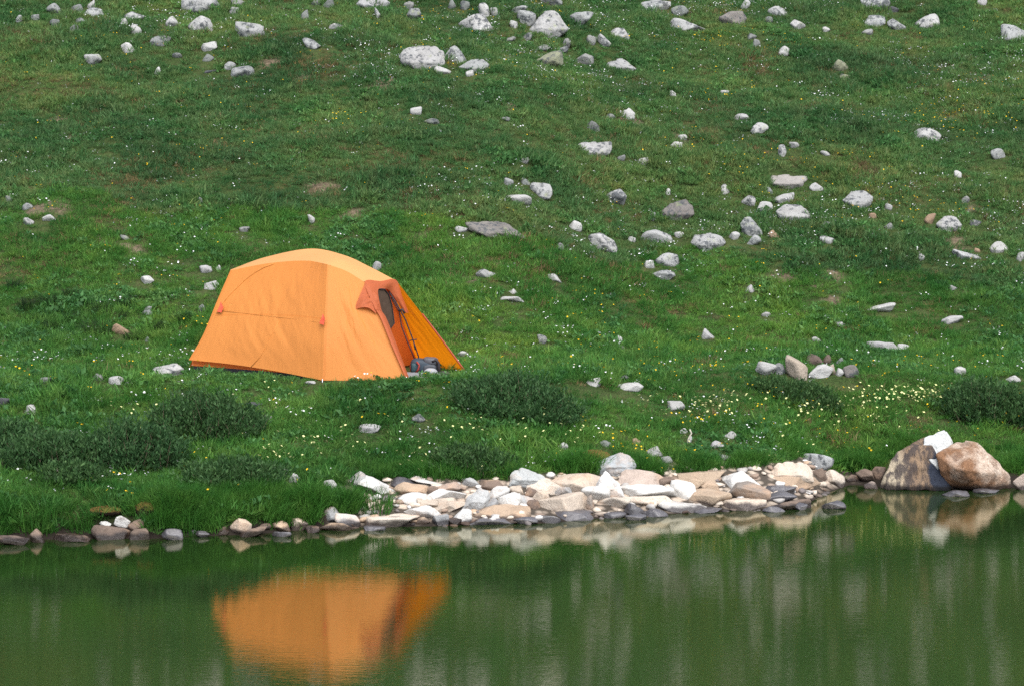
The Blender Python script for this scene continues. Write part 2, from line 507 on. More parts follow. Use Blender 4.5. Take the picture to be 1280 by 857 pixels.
# ------------------------------------------------------------------ node helpers
class NT:
    def __init__(s, name):
        s.m = bpy.data.materials.new(name); s.m.use_nodes = True
        s.t = s.m.node_tree; s.t.nodes.clear()
        s.out = s.t.nodes.new('ShaderNodeOutputMaterial')
    def n(s, typ, **kw):
        nd = s.t.nodes.new('ShaderNode' + typ)
        for k, v in kw.items():
            if k.startswith('i_'): nd.inputs[k[2:].replace('_', ' ')].default_value = v
            elif k.startswith('x_'): nd.inputs[int(k[2:])].default_value = v
            else: setattr(nd, k, v)
        return nd
    def l(s, a, b): s.t.links.new(a, b)
    def noise(s, vec, scale, detail=3, rough=.5, dim='3D'):
        nd = s.n('TexNoise', noise_dimensions=dim); nd.inputs['Scale'].default_value = scale
        nd.inputs['Detail'].default_value = detail; nd.inputs['Roughness'].default_value = rough
        if vec is not None: s.l(vec, nd.inputs['Vector'])
        return nd.outputs['Fac']
    def ramp(s, fac, a, b, ca=(0, 0, 0, 1), cb=(1, 1, 1, 1)):
        nd = s.n('ValToRGB'); e = nd.color_ramp.elements
        e[0].position = a; e[0].color = ca; e[1].position = b; e[1].color = cb
        s.l(fac, nd.inputs[0]); return nd.outputs['Color']
    def mix(s, fac, a, b, blend='MIX'):
        nd = s.n('Mix', data_type='RGBA', blend_type=blend)
        for sock, v in ((nd.inputs[0], fac), (nd.inputs[6], a), (nd.inputs[7], b)):
            if isinstance(v, (int, float)): sock.default_value = v
            elif isinstance(v, tuple): sock.default_value = v if len(v) == 4 else (*v, 1)
            else: s.l(v, sock)
        return nd.outputs[2]
    def math(s, op, a, b=0.0):
        nd = s.n('Math', operation=op)
        for i, v in enumerate((a, b)):
            if isinstance(v, (int, float)): nd.inputs[i].default_value = v
            else: s.l(v, nd.inputs[i])
        return nd.outputs[0]
    def bsdf(s, col, rough=.8, spec=.3, normal=None):
        nd = s.n('BsdfPrincipled')
        if isinstance(col, tuple): nd.inputs['Base Color'].default_value = (*col[:3], 1)
        else: s.l(col, nd.inputs['Base Color'])
        if isinstance(rough, (int, float)): nd.inputs['Roughness'].default_value = rough
        else: s.l(rough, nd.inputs['Roughness'])
        nd.inputs['Specular IOR Level'].default_value = spec
        if normal is not None: s.l(normal, nd.inputs['Normal'])
        return nd.outputs[0]
    def bump(s, h, strength=.5, dist=.01):
        nd = s.n('Bump'); nd.inputs['Strength'].default_value = strength; nd.inputs['Distance'].default_value = dist
        s.l(h, nd.inputs['Height']); return nd.outputs[0]
    def done(s, sh):
        s.l(sh, s.out.inputs['Surface']); return s.m

def rgb(v): return (*v, 1)

# rock: the object's own colour, stained and spotted
def rock_material(name, lichen, stain, wet):
    t = NT(name)
    tc = t.n('TexCoord').outputs['Object']
    oi = t.n('ObjectInfo')
    off = t.n('VectorMath', operation='MULTIPLY_ADD')
    cmb = t.n('CombineXYZ')
    for i in range(3): t.l(oi.outputs['Random'], cmb.inputs[i])
    t.l(cmb.outputs[0], off.inputs[0]); off.inputs[1].default_value = (37, 53, 71); t.l(tc, off.inputs[2])
    v = off.outputs[0]
    base = oi.outputs['Color']
    n1 = t.noise(v, 5, 5, .6)
    c = t.mix(t.ramp(n1, .3, .7), t.mix(1.0, base, (.74, .73, .72), 'MULTIPLY'), base)
    fine = t.noise(v, 60, 3, .6)
    c = t.mix(t.ramp(fine, .35, .75), c, t.mix(1.0, c, (.84, .84, .84), 'MULTIPLY'))
    if stain:
        n4 = t.noise(v, 3.3, 5, .6)
        c = t.mix(t.math('MULTIPLY', t.ramp(n4, .52, .70), .55), c, (.46, .29, .18))
        n5 = t.noise(v, 9, 4, .6)
        c = t.mix(t.math('MULTIPLY', t.ramp(n5, .58, .70), .5), c, (.17, .13, .10))
    if lichen:
        a = t.noise(v, 13, 7, .72)
        b = t.noise(v, 3.2, 2, .5)
        sp = t.math('ADD', a, t.math('MULTIPLY', t.math('SUBTRACT', b, .5), .42))
        c = t.mix(t.math('MULTIPLY', t.ramp(sp, .515, .60), .9), c, (.045, .05, .055))
        g = t.noise(v, 7, 4, .6)
        c = t.mix(t.math('MULTIPLY', t.ramp(g, .60, .70), .5), c, (.22, .24, .13))
    rough = .85
    if wet:
        pos = t.n('NewGeometry').outputs['Position']
        sx = t.n('SeparateXYZ'); t.l(pos, sx.inputs[0])
        z = t.math('ADD', sx.outputs[2], t.math('MULTIPLY', t.math('SUBTRACT', t.noise(v, 6, 3), .5), .12))
        w = t.ramp(z, .045, .075, (1, 1, 1, 1), (0, 0, 0, 1))
        c = t.mix(w, c, t.mix(1.0, c, (.16, .15, .16), 'MULTIPLY'))
        rr = t.n('MapRange'); t.l(w, rr.inputs[0]); rr.inputs[3].default_value = .85; rr.inputs[4].default_value = .3
        rough = rr.outputs[0]
    h1 = t.noise(v, 22, 8, .68)
    nrm = t.bump(h1, .75, .03)
    return t.done(t.bsdf(c, rough, .3, nrm))

M_HILL = rock_material('lichen_rock', True, False, False)
M_PLAIN = rock_material('pale_rock', False, False, False)
M_SHORE = rock_material('shore_rock', False, True, True)

FAM = {  # base colours: several each
    'l': (M_HILL, [(0.307, 0.307, 0.301), (0.264, 0.270, 0.264), (0.338, 0.333, 0.323)]),
    'w': (M_PLAIN, [(0.350, 0.344, 0.333), (0.318, 0.311, 0.307), (0.371, 0.365, 0.350)]),
    'g': (M_HILL, [(0.179, 0.185, 0.179), (0.158, 0.169, 0.158), (0.211, 0.211, 0.201)]),
    'n': (M_HILL, [(0.158, 0.143, 0.132), (0.179, 0.164, 0.148)]),
    'y': (M_HILL, [(0.222, 0.228, 0.153)]),
    'r': (M_PLAIN, [(0.307, 0.285, 0.264)]),
    'c': (M_PLAIN, [(0.318, 0.264, 0.211)]),
    'o': (M_PLAIN, [(0.244, 0.169, 0.111)]),
    'b': (M_PLAIN, [(0.117, 0.085, 0.069)]),
    'd': (M_HILL, [(0.064, 0.064, 0.069)]),
    'p': (M_PLAIN, [(0.291, 0.244, 0.211)]),
}
FAMS = {
    'w': [(0.535, 0.515, 0.481), (0.495, 0.475, 0.448), (0.548, 0.535, 0.509)],
    'c': [(0.495, 0.414, 0.334), (0.455, 0.381, 0.308), (0.522, 0.455, 0.381)],
    'o': [(0.405, 0.299, 0.211), (0.370, 0.282, 0.202)],
    'b': [(0.134, 0.097, 0.077), (0.167, 0.121, 0.093)],
    'd': [(0.037, 0.033, 0.035), (0.054, 0.050, 0.054)],
    'g': [(0.308, 0.308, 0.301), (0.268, 0.268, 0.268)],
    'p': [(0.414, 0.334, 0.281)],
    'r': [(0.334, 0.254, 0.208)],
    'n': [(0.227, 0.194, 0.167)],
    'l': [(0.348, 0.355, 0.355)],
}

# ------------------------------------------------------------------ stones
_ico = {}
def ico(n):
    if n not in _ico:
        bm = bmesh.new(); bmesh.ops.create_icosphere(bm, subdivisions=n, radius=1)
        V = np.array([v.co[:] for v in bm.verts]); T = np.array([[v.index for v in f.verts] for f in bm.faces]); bm.free()
        _ico[n] = (V / np.linalg.norm(V, axis=1)[:, None], T)
    return _ico[n]

def stone_dirs(seed, npl, k, sub, mode=None):
    """a rounded random polyhedron in the unit box"""
    rs = np.random.default_rng(seed)
    V, T = ico(sub)
    N = rs.normal(size=(npl, 3)); N /= np.linalg.norm(N, axis=1)[:, None]
    D = rs.uniform(.62, 1.0, npl)
    if mode == 'peak':
        N = np.array([[1, .2, .62], [-1, .1, .55], [.25, -1, .5], [-.2, 1, .4], [0, 0, -1], [.7, -.8, .5], [-.6, -.7, .9], [.1, .1, 1.0]], float)
        N /= np.linalg.norm(N, axis=1)[:, None]; D = np.array([.5, .5, .5, .55, .5, .6, .62, .95])
    if mode == 'flat':
        N = np.vstack([N, [[.05, .1, 1], [0, 0, -1]]]); N /= np.linalg.norm(N, axis=1)[:, None]; D = np.append(D, [.55, .6])
    Q = np.maximum(V @ N.T, 0) / D
    r = (Q ** k).sum(1) ** (-1 / k)
    P = V * np.minimum(r, 1.7)[:, None]
    return P, T, V

def fit_box(P, half):
    lo = P.min(0); hi = P.max(0)
    return (P - (lo + hi) / 2) / (hi - lo) * 2 * half

def roughen(P, V, seed, amp, size):
    f = 1.6
    d = 0
    for o_, a in ((1, 1.0), (2, .55), (4.3, .32), (9.1, .2)):
        d = d + a * n3(P / size * f * o_ + seed * 3.7, seed % 17)
    return P + V * (d * amp)[:, None]

stone_spots = []          # x, y, rx, ry for keeping the grass off

def add_stone(px, py, w, h, fam, label, i, shore_side):
    base = cast(px, py + h * .5)
    Y = base[1]; sc_ = Y / F
    if shore_side and 430 < px < 1060: w, h = w * 1.16, h * 1.24
    if not shore_side and h < 12: w, h = w * 1.08, h * 1.25
    W = w * sc_; H = h * sc_
    r_ = random.Random(i * 31 + (5 if shore_side else 0))
    ratio = w / h
    mode = None
    if 'peak' in label and 'white pointed' in label: mode = 'peak'
    elif ratio > 3.0 and r_.random() < .45: mode = 'flat'
    sub = 5 if w > 48 else (4 if w > 17 else 3)
    P, T, V = stone_dirs(1000 + i * 7 + (500 if shore_side else 0), r_.randint(9, 17), (r_.choice([22, 36, 60]) if shore_side else r_.choice([12, 18, 28])) if not mode else 40, sub, mode)
    dep = W * r_.uniform(.55, .85)
    if ratio < 1: dep = W * .9
    # turned a little in plan before it is fitted to its size
    a = r_.uniform(-.5, .5); ca, sa = math.cos(a), math.sin(a)
    P = P @ np.array([[ca, -sa, 0], [sa, ca, 0], [0, 0, 1]]).T
    tilt = 0.0
    lab = label.lower()
    if 'sloping right' in lab or 'tilting right' in lab or 'tilts right' in lab or 'tilting down to the right' in lab or 'leaning slab' in lab: tilt = .33
    elif 'tilted' in lab or 'leaning' in lab: tilt = r_.choice([-.35, .35])
    elif r_.random() < .6: tilt = r_.uniform(-.16, .16)
    if 'tilted cream' in lab: tilt = -.5
    if tilt:
        P = P * np.array([W, dep, H * 1.2]); c_, s_ = math.cos(tilt), math.sin(tilt)
        P = P @ np.array([[c_, 0, s_], [0, 1, 0], [-s_, 0, c_]]).T
    zfull = H * (1.22 if shore_side else 1.30)
    P = fit_box(P, np.array([W / 2, dep / 2, zfull / 2]))
    size = max(W, H)
    P = roughen(P, V, i + 3, size * .055, size)
    P = fit_box(P, np.array([W / 2, dep / 2, zfull / 2]))
    top = at(px, py - h * .5, Y + dep * .35)
    cz = top[2] - zfull / 2
    loc = np.array([base[0], Y + dep * .30, cz - (0 if shore_side or h < 20 else H * .05)])
    me = mesh_fast('stone', P, T)
    me.polygons.foreach_set('use_smooth', [True] * len(me.polygons))
    big = w >= 40
    o = link('boulder' if big else 'stone', me, loc=loc)
    if shore_side:
        cols = FAMS[fam]; mat = M_SHORE if fam not in 'dl' else (M_PLAIN if fam == 'd' else M_HILL)
        if fam == 'd': mat = M_WET
    else:
        mat, cols = FAM[fam]
    me.materials.append(mat)
    c = cols[r_.randrange(len(cols))]; q = r_.uniform(.9, 1.08)
    o.color = (min(c[0] * q, .8), min(c[1] * q, .8), min(c[2] * q, .8), 1)
    ring = 'stone ring' in lab or 'ring stone' in lab or 'round one' in lab
    grp = 'stones of the stone ring' if ring else ('stones along the shore' if shore_side else 'stones scattered on the hillside')
    tag(o, label, 'boulder' if big else 'stone', grp)
    stone_spots.append((loc[0], loc[1], W / 2, dep / 2, base[1]))
    return o

def wet_rock():
    t = NT('wet_rock'); tc = t.n('TexCoord').outputs['Object']
    oi = t.n('ObjectInfo')
    n = t.noise(tc, 8, 5, .6)
    c = t.mix(t.ramp(n, .4, .65), oi.outputs['Color'], (.09, .085, .09))
    return t.done(t.bsdf(c, .35, .45, t.bump(t.noise(tc, 25, 6, .6), .6, .02)))
M_WET = wet_rock()

OUT = {
 'big peaked speckled': [(658.7,36),(668.7,23.5),(680.5,11.8),(694,10.7),(704,20),(712.4,35),(702,44),(682,47),(665,44)],
 'largest black-speckled': [(496.7,69),(501,60.5),(511,55.4),(544.4,54.4),(556,62),(558,77),(548,88),(518,85),(501,78)],
 'broad low white boulder': [(746,84),(759,75.6),(771,72),(778,70),(786,77),(798,85.7),(790,89),(756,88)],
 'very wide flat grey slab': [(578,274),(624,273.5),(636,275.5),(652.5,288),(659.5,296.5),(613,297),(585,286)],
 'pyramid-shaped boulder below': [(734,303.6),(748,291),(752,290.4),(771,305),(769,311),(748,315),(737,311)],
 'dark grey angular boulder on': [(824.6,262.8),(838,251.5),(857.8,246.5),(867.6,255.8),(868.5,266),(849,274),(829.6,275.5)],
 'tall egg-shaped': [(924.4,277.8),(930,268.4),(937.8,268.4),(953.4,285.6),(954.4,292),(936,294.4),(927,289)],
 'broad black-speckled boulder below the brown': [(969,262),(980,252),(1002,254),(1011,260),(1020.6,267),(1017.5,274),(989.4,277),(973.8,272)],
 'tilted white boulder with dark grooves': [(1052,248),(1064.4,236.3),(1080,235),(1092.5,243.4),(1089.4,254.4),(1070.6,261.6),(1058,256)],
 'brown-streaked white boulder, the': [(948,228),(962.8,217),(983,215.3),(1009.7,217.5),(1010.6,223),(1002,233),(974,233.5)],
 'isolated oblong white': [(719,178.4),(725.6,175),(765,174.2),(767,182.7),(762,191),(737,195.5),(720,190)],
 'rounded black-spotted white boulder right': [(862,301),(867.6,291),(892.5,288),(905,293.4),(908.8,301),(899,310),(883,312),(868,307)],
 'white boulder beside the pinkish': [(1169,278),(1178.4,267.5),(1194,267),(1204.4,279.4),(1195.6,289),(1177,289)],
 'smooth white' : [],
 'smooth domed white': [(1236,308),(1244,299),(1253.4,299),(1262.8,309),(1258,315),(1239.4,315)],
 'dark-topped boulder at the right end': [(571,82),(588,72),(605,71),(613,79),(610,86),(588,90)],
}
LATER = []
for i, ln in enumerate(x for x in STONES.strip().split('\n') if not x.startswith('#')):
    a = ln.split(',', 5)
    key = [k for k in OUT if OUT[k] and a[5].startswith(k)]
    if key: LATER.append((OUT[key[0]], a[4], a[5], i, float(a[2]))); continue
    add_stone(float(a[0]), float(a[1]), float(a[2]), float(a[3]), a[4], a[5], i, False)
for i, ln in enumerate(SHORE.strip().split('\n')):
    a = ln.split(',', 5)
    add_stone(float(a[0]), float(a[1]), float(a[2]), float(a[3]), a[4], a[5], i, True)

# the big boulders on the right: hulls of outlined faces with real depth
def hull_rock(name, pts, mat, seed, amp, k=70, sub=6):
    pts = np.array(pts); c = pts.mean(0)
    bm = bmesh.new()
    for p in pts: bm.verts.new(p - c)
    r = bmesh.ops.convex_hull(bm, input=bm.verts)
    bm.normal_update()
    N, D = [], []
    for f in bm.faces:
        n = np.array(f.normal); d = float(n @ np.array(f.verts[0].co))
        if d < 0: n, d = -n, -d
        if any(np.dot(n, m) > .999 and abs(d - e) < 1e-3 for m, e in zip(N, D)): continue
        N.append(n); D.append(max(d, .02))
    bm.free()
    V, T = ico(sub)
    Q = np.maximum(V @ np.array(N).T, 0) / np.array(D)
    rr = (Q ** k).sum(1) ** (-1 / k)
    P = V * rr[:, None]
    size = np.abs(P).max()
    for fr_, a_ in ((2.2, .11), (5.1, .05)):
        q_ = n3(P / size * fr_ + seed * 1.9, seed); P = P - V * (size * a_ * (.22 - np.minimum(np.abs(q_), .22)) * 2)[:, None] * (np.abs(V[:, 2]) < .97)[:, None]
    P = roughen(P, V, seed, size * amp, size)
    me = mesh_fast(name, P, T, mat)
    me.polygons.foreach_set('use_smooth', [True] * len(me.polygons))
    o = link(name, me, loc=c)
    stone_spots.append((c[0], c[1], np.ptp(P[:, 0]) / 2, np.ptp(P[:, 1]) / 2, c[1]))
    return o

def striped_material():
    t = NT('striped_rock'); tc = t.n('TexCoord').outputs['Object']
    mp = t.n('Mapping'); t.l(tc, mp.inputs[0]); mp.inputs['Scale'].default_value = (9, 6, 1.5); mp.inputs['Rotation'].default_value = (0, .35, 0)
    n = t.noise(mp.outputs[0], 1.7, 6, .65)
    n2_ = t.noise(tc, 4, 4, .6)
    c = t.mix(t.ramp(n2_, .38, .66), (.28, .19, .12), (.18, .115, .07))
    sxo = t.n('SeparateXYZ'); t.l(tc, sxo.inputs[0])
    c = t.mix(t.ramp(t.math('ADD', t.math('ADD', sxo.outputs[0], .5), t.math('MULTIPLY', t.math('SUBTRACT', n2_, .5), .35)), .14, .30, (1, 1, 1, 1), (0, 0, 0, 1)), c, (.46, .38, .27))
    c = t.mix(t.math('MULTIPLY', t.ramp(n, .44, .56), .9), c, (.06, .048, .045))
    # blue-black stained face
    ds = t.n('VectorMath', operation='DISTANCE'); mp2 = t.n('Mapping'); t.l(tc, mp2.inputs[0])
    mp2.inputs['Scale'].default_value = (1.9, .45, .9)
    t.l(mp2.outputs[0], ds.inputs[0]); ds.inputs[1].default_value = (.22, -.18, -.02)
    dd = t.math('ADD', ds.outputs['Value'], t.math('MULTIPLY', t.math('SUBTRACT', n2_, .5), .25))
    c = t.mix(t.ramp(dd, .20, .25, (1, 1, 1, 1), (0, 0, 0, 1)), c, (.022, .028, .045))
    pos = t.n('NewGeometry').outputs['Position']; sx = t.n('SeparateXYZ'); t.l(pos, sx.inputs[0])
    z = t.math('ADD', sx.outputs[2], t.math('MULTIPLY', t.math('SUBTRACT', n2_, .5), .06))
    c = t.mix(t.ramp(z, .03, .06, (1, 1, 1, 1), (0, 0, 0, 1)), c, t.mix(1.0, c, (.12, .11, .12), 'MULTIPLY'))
    return t.done(t.bsdf(c, .75, .3, t.bump(t.noise(mp.outputs[0], 6, 9, .72), 1.0, .05)))

def orange_material():
    t = NT('orange_rock'); tc = t.n('TexCoord').outputs['Object']
    n1 = t.noise(tc, 2.6, 5, .6); n2_ = t.noise(tc, 7, 6, .65)
    sxo = t.n('SeparateXYZ'); t.l(tc, sxo.inputs[0])
    g_ = t.math('ADD', n1, t.math('ADD', t.math('MULTIPLY', sxo.outputs[0], .22), t.math('MULTIPLY', sxo.outputs[2], .30)))
    c = t.mix(t.ramp(g_, .42, .60), (.23, .12, .062), (.52, .415, .33))
    c = t.mix(t.math('MULTIPLY', t.ramp(n2_, .54, .62), .6), c, (.19, .10, .055))
    n6 = t.noise(tc, 38, 5, .7)
    c = t.mix(t.ramp(n6, .40, .60), t.mix(1.0, c, (.70, .68, .66), 'MULTIPLY'), c)
    cr = t.n('TexNoise'); cr.inputs['Scale'].default_value = 2.4; cr.inputs['Detail'].default_value = 6; t.l(tc, cr.inputs['Vector'])
    ab = t.math('ABSOLUTE', t.math('SUBTRACT', cr.outputs['Fac'], .5))
    c = t.mix(t.math('MULTIPLY', t.math('MULTIPLY', t.ramp(ab, .002, .010, (1, 1, 1, 1), (0, 0, 0, 1)), t.ramp(n2_, .5, .6)), .8), c, (.14, .09, .07))
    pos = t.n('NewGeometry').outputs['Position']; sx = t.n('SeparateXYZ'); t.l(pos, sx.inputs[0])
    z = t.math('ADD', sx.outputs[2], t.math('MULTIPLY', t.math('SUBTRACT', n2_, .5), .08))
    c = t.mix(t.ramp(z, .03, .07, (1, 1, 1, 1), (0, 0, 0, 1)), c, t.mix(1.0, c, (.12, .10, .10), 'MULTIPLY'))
    return t.done(t.bsdf(c, .8, .25, t.bump(t.noise(tc, 14, 9, .72), 1.0, .05)))

YB = cast(1180, 611)[1]
def P3(l): return [at(a, b, YB + c) for a, b, c in l]
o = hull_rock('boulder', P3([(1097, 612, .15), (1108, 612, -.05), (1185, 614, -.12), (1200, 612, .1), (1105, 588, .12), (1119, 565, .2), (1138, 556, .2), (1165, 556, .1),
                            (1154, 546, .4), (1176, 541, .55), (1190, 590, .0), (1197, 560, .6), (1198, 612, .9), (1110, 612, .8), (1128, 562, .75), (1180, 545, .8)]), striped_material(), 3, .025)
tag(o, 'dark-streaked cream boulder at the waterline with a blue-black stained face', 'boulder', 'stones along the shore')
o = hull_rock('boulder', P3([(1155, 546, .22), (1180, 536.5, .24), (1191, 549, .22), (1192, 575, .15), (1176, 592, .0), (1150, 565, .10), (1170, 583, -.02), (1160, 545, .5), (1184, 539, .55), (1192, 552, .5), (1180, 590, .4)]),
              M_PLAIN, 9, .02, 40)
o.color = (.50, .51, .50, 1)
tag(o, 'white wedge slab stuck upright between the two big boulders', 'boulder', 'stones along the shore')
o = hull_rock('boulder', P3([(1167, 566, .0), (1174, 590, -.08), (1184, 606, -.05), (1200, 615, -.02), (1232, 615, -.12), (1268, 613, .12), (1265, 592, .10),
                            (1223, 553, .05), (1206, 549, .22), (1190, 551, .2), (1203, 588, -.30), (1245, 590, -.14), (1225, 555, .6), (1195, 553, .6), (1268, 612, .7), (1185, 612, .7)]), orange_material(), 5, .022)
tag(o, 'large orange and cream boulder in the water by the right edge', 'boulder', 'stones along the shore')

def outlined(pts, cz, fam_col, label, seed, mat, k=50):
    """a boulder from its outline: front face towards the lake, back set deeper and lower"""
    px_ = [p[0] for p in pts]; py_ = [p[1] for p in pts]
    Yb = cast(sum(px_) / len(px_), max(py_))[1]
    wd = (max(px_) - min(px_)) * Yb / F; cx = sum(px_) / len(px_); top_ = min(py_); bot = max(py_)
    P = []
    for a_, c_ in pts:
        u = (bot - c_) / (bot - top_)
        P.append(at(a_, c_, Yb + wd * (.02 + .28 * u)))
        P.append(at(cx + (a_ - cx) * .85, c_ + 2, Yb + wd * (.62 - .1 * u)))
    for t_ in (-.25, .2): P.append(at(cx + t_ * (max(px_) - min(px_)), bot - (bot - top_) * .35, Yb - wd * .12))
    P.append(at(cx, bot + 4, Yb - wd * .05)); P.append(at(cx, bot + 4, Yb + wd * .6))
    o = hull_rock('boulder', P, mat, seed, .022, k)
    o.color = (*fam_col, 1)
    return tag(o, label, 'boulder', 'stones along the shore')
for pts, fam, lab, i, wpx in LATER:
    mat, cols = FAM[fam]
    o = outlined(pts, 0, tuple(v * .86 for v in cols[i % len(cols)]), lab, i + 2, mat, 36)
    o['group'] = 'stones scattered on the hillside'; o.location.z -= .03
    if wpx < 40: o['category'] = 'stone'; o.name = 'stone'
outlined([(741, 594), (741, 579), (757, 571), (779, 563.5), (793, 572), (797, 580), (795, 594)], 0, (0.306, 0.324, 0.333), 'large blue-grey boulder at the grass edge behind the white peak', 4, M_SHORE)
outlined([(733, 624), (744, 607), (752, 592), (757, 587.5), (763, 592), (776, 605), (783, 622)], 0, (0.546, 0.537, 0.519), 'white pointed peak stone, tallest on the stone beach', 12, M_SHORE)
outlined([(635, 608), (636, 595), (641, 588), (652, 583.5), (675, 591), (685, 598), (688, 608)], 0, (0.387, 0.396, 0.387), 'grey-white triangular boulder at the grass edge of the beach', 6, M_SHORE)
outlined([(956, 602), (962, 588), (972, 578), (984, 576), (1010, 578), (1017, 586), (1018, 602)], 0, (0.510, 0.431, 0.352), 'large cream boulder at the right end of the stone beach', 8, M_SHORE)
outlined([(575, 637), (584, 620), (600, 608.5), (612, 612), (614, 622), (606, 637)], 0, (0.360, 0.360, 0.351), 'grey upright stone with a steep face, left beach', 14, M_SHORE)

# small broken stones filling the gaps of the beach: too many to count
_gv_, _gt_, _gc_ = [], [], 0
_rg = np.random.default_rng(77)
for k_ in range(330):
    x_ = _rg.uniform(-1.65, 3.3); s_ = _rg.uniform(-.05, 1.0); y_ = float(shore(x_)) + s_
    sz = _rg.uniform(.02, .052) * (1 if s_ > .1 else .8)
    P_, T_, V_ = stone_dirs(5000 + k_ % 40, 12, 16, 2)
    a_ = _rg.uniform(0, 6.28); P_ = P_ * np.array([sz * _rg.uniform(.8, 1.5), sz, sz * .6])
    P_ = P_ @ np.array([[math.cos(a_), -math.sin(a_), 0], [math.sin(a_), math.cos(a_), 0], [0, 0, 1]]).T
    _gv_.append(P_ + np.array([x_, y_, float(height(x_, y_)) + sz * .25])); _gt_.append(T_ + _gc_); _gc_ += len(P_)
def gravel_material():
    t = NT('broken_stone'); g_ = t.n('NewGeometry'); rnd = g_.outputs['Random Per Island']
    nd = t.n('ValToRGB'); e = nd.color_ramp.elements; nd.color_ramp.interpolation = 'CONSTANT'
    e[0].color = (0.53, 0.45, 0.37, 1); e[1].position = .3; e[1].color = (0.58, 0.56, 0.54, 1)
    for p_, c_ in ((.5, (0.34, 0.32, 0.30, 1)), (.65, (.26, .19, .145, 1)), (.8, (0.40, 0.29, 0.20, 1)), (.9, (.15, .13, .125, 1))):
        q_ = e.new(p_); q_.color = c_
    t.l(rnd, nd.inputs[0])
    n = t.noise(g_.outputs['Position'], 30, 4, .6)
    c = t.mix(t.ramp(n, .3, .7), nd.outputs[0], t.mix(1.0, nd.outputs[0], (.7, .68, .66), 'MULTIPLY'))
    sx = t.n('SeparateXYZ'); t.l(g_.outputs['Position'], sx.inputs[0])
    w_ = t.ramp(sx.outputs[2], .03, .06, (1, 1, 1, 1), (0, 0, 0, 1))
    return t.done(t.bsdf(t.mix(w_, c, t.mix(1.0, c, (.22, .2, .2), 'MULTIPLY')), .8, .3, t.bump(n, .5, .01)))
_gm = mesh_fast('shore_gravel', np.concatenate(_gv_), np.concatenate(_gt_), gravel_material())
tag(link('shore_gravel', _gm), 'small broken stones filling the gaps of the stone beach', 'gravel', kind='stuff')

# ------------------------------------------------------------------ ground sheet
xs = np.unique(np.concatenate([np.linspace(-140, -12, 33), np.arange(-12, 12.01, .09), np.linspace(12, 140, 33)]))
ys = np.unique(np.concatenate([np.linspace(-60, 13, 30), np.arange(13, 27, .07), np.arange(27, 47, .13), np.linspace(47, 190, 50)]))
GX, GY = np.meshgrid(xs, ys)
GZ = height(GX, GY)
V = np.stack([GX.ravel(), GY.ravel(), GZ.ravel()], 1)
nx, ny = len(xs), len(ys)
ii, jj = np.meshgrid(np.arange(nx - 1), np.arange(ny - 1))
q = (jj * nx + ii).ravel()
FQ = np.stack([q, q + 1, q + nx + 1, q + nx], 1)
SOIL = [(478, 104, 28, 9), (268, 143, 12, 9), (410, 233, 26, 8), (442, 268, 14, 7), (60, 257, 32, 8), (128, 303, 14, 6), (164, 310, 14, 5), (988, 346, 22, 6), (1043, 345, 17, 7), (1018, 357, 9, 5), (1040, 375, 10, 4),
        (1195, 303, 20, 8), (790, 148, 22, 8), (1255, 245, 16, 8), (1216, 262, 12, 6), (340, 78, 14, 6), (75, 150, 14, 5), (165, 145, 14, 5), (700, 120, 12, 5), (980, 130, 16, 6), (1190, 150, 14, 6),
        (590, 350, 8, 4), (530, 295, 8, 5), (1005, 135, 8, 4), (640, 130, 14, 5), (850, 170, 14, 5), (380, 97, 12, 5), (1236, 96, 16, 6), (215, 152, 9, 5), (96, 172, 14, 4)]
soil_w = []
for (sx_, sy_, sw_, sh_) in SOIL:
    c = cast(sx_, sy_); e = cast(sx_, sy_ - sh_)
    soil_w.append((c[0], c[1], sw_ * c[1] / F, max(.12, e[1] - c[1])))
def soil(x, y):
    m = np.zeros(np.shape(x))
    for cx, cy, rx, ry in soil_w:
        d = np.sqrt(((x - cx) / rx) ** 2 + ((y - cy) / ry) ** 2)
        m = np.maximum(m, 1 - sstep(.55, 1.25, d + .9 * fb2(x * 5, y * 5, 4, 2)))
    return m
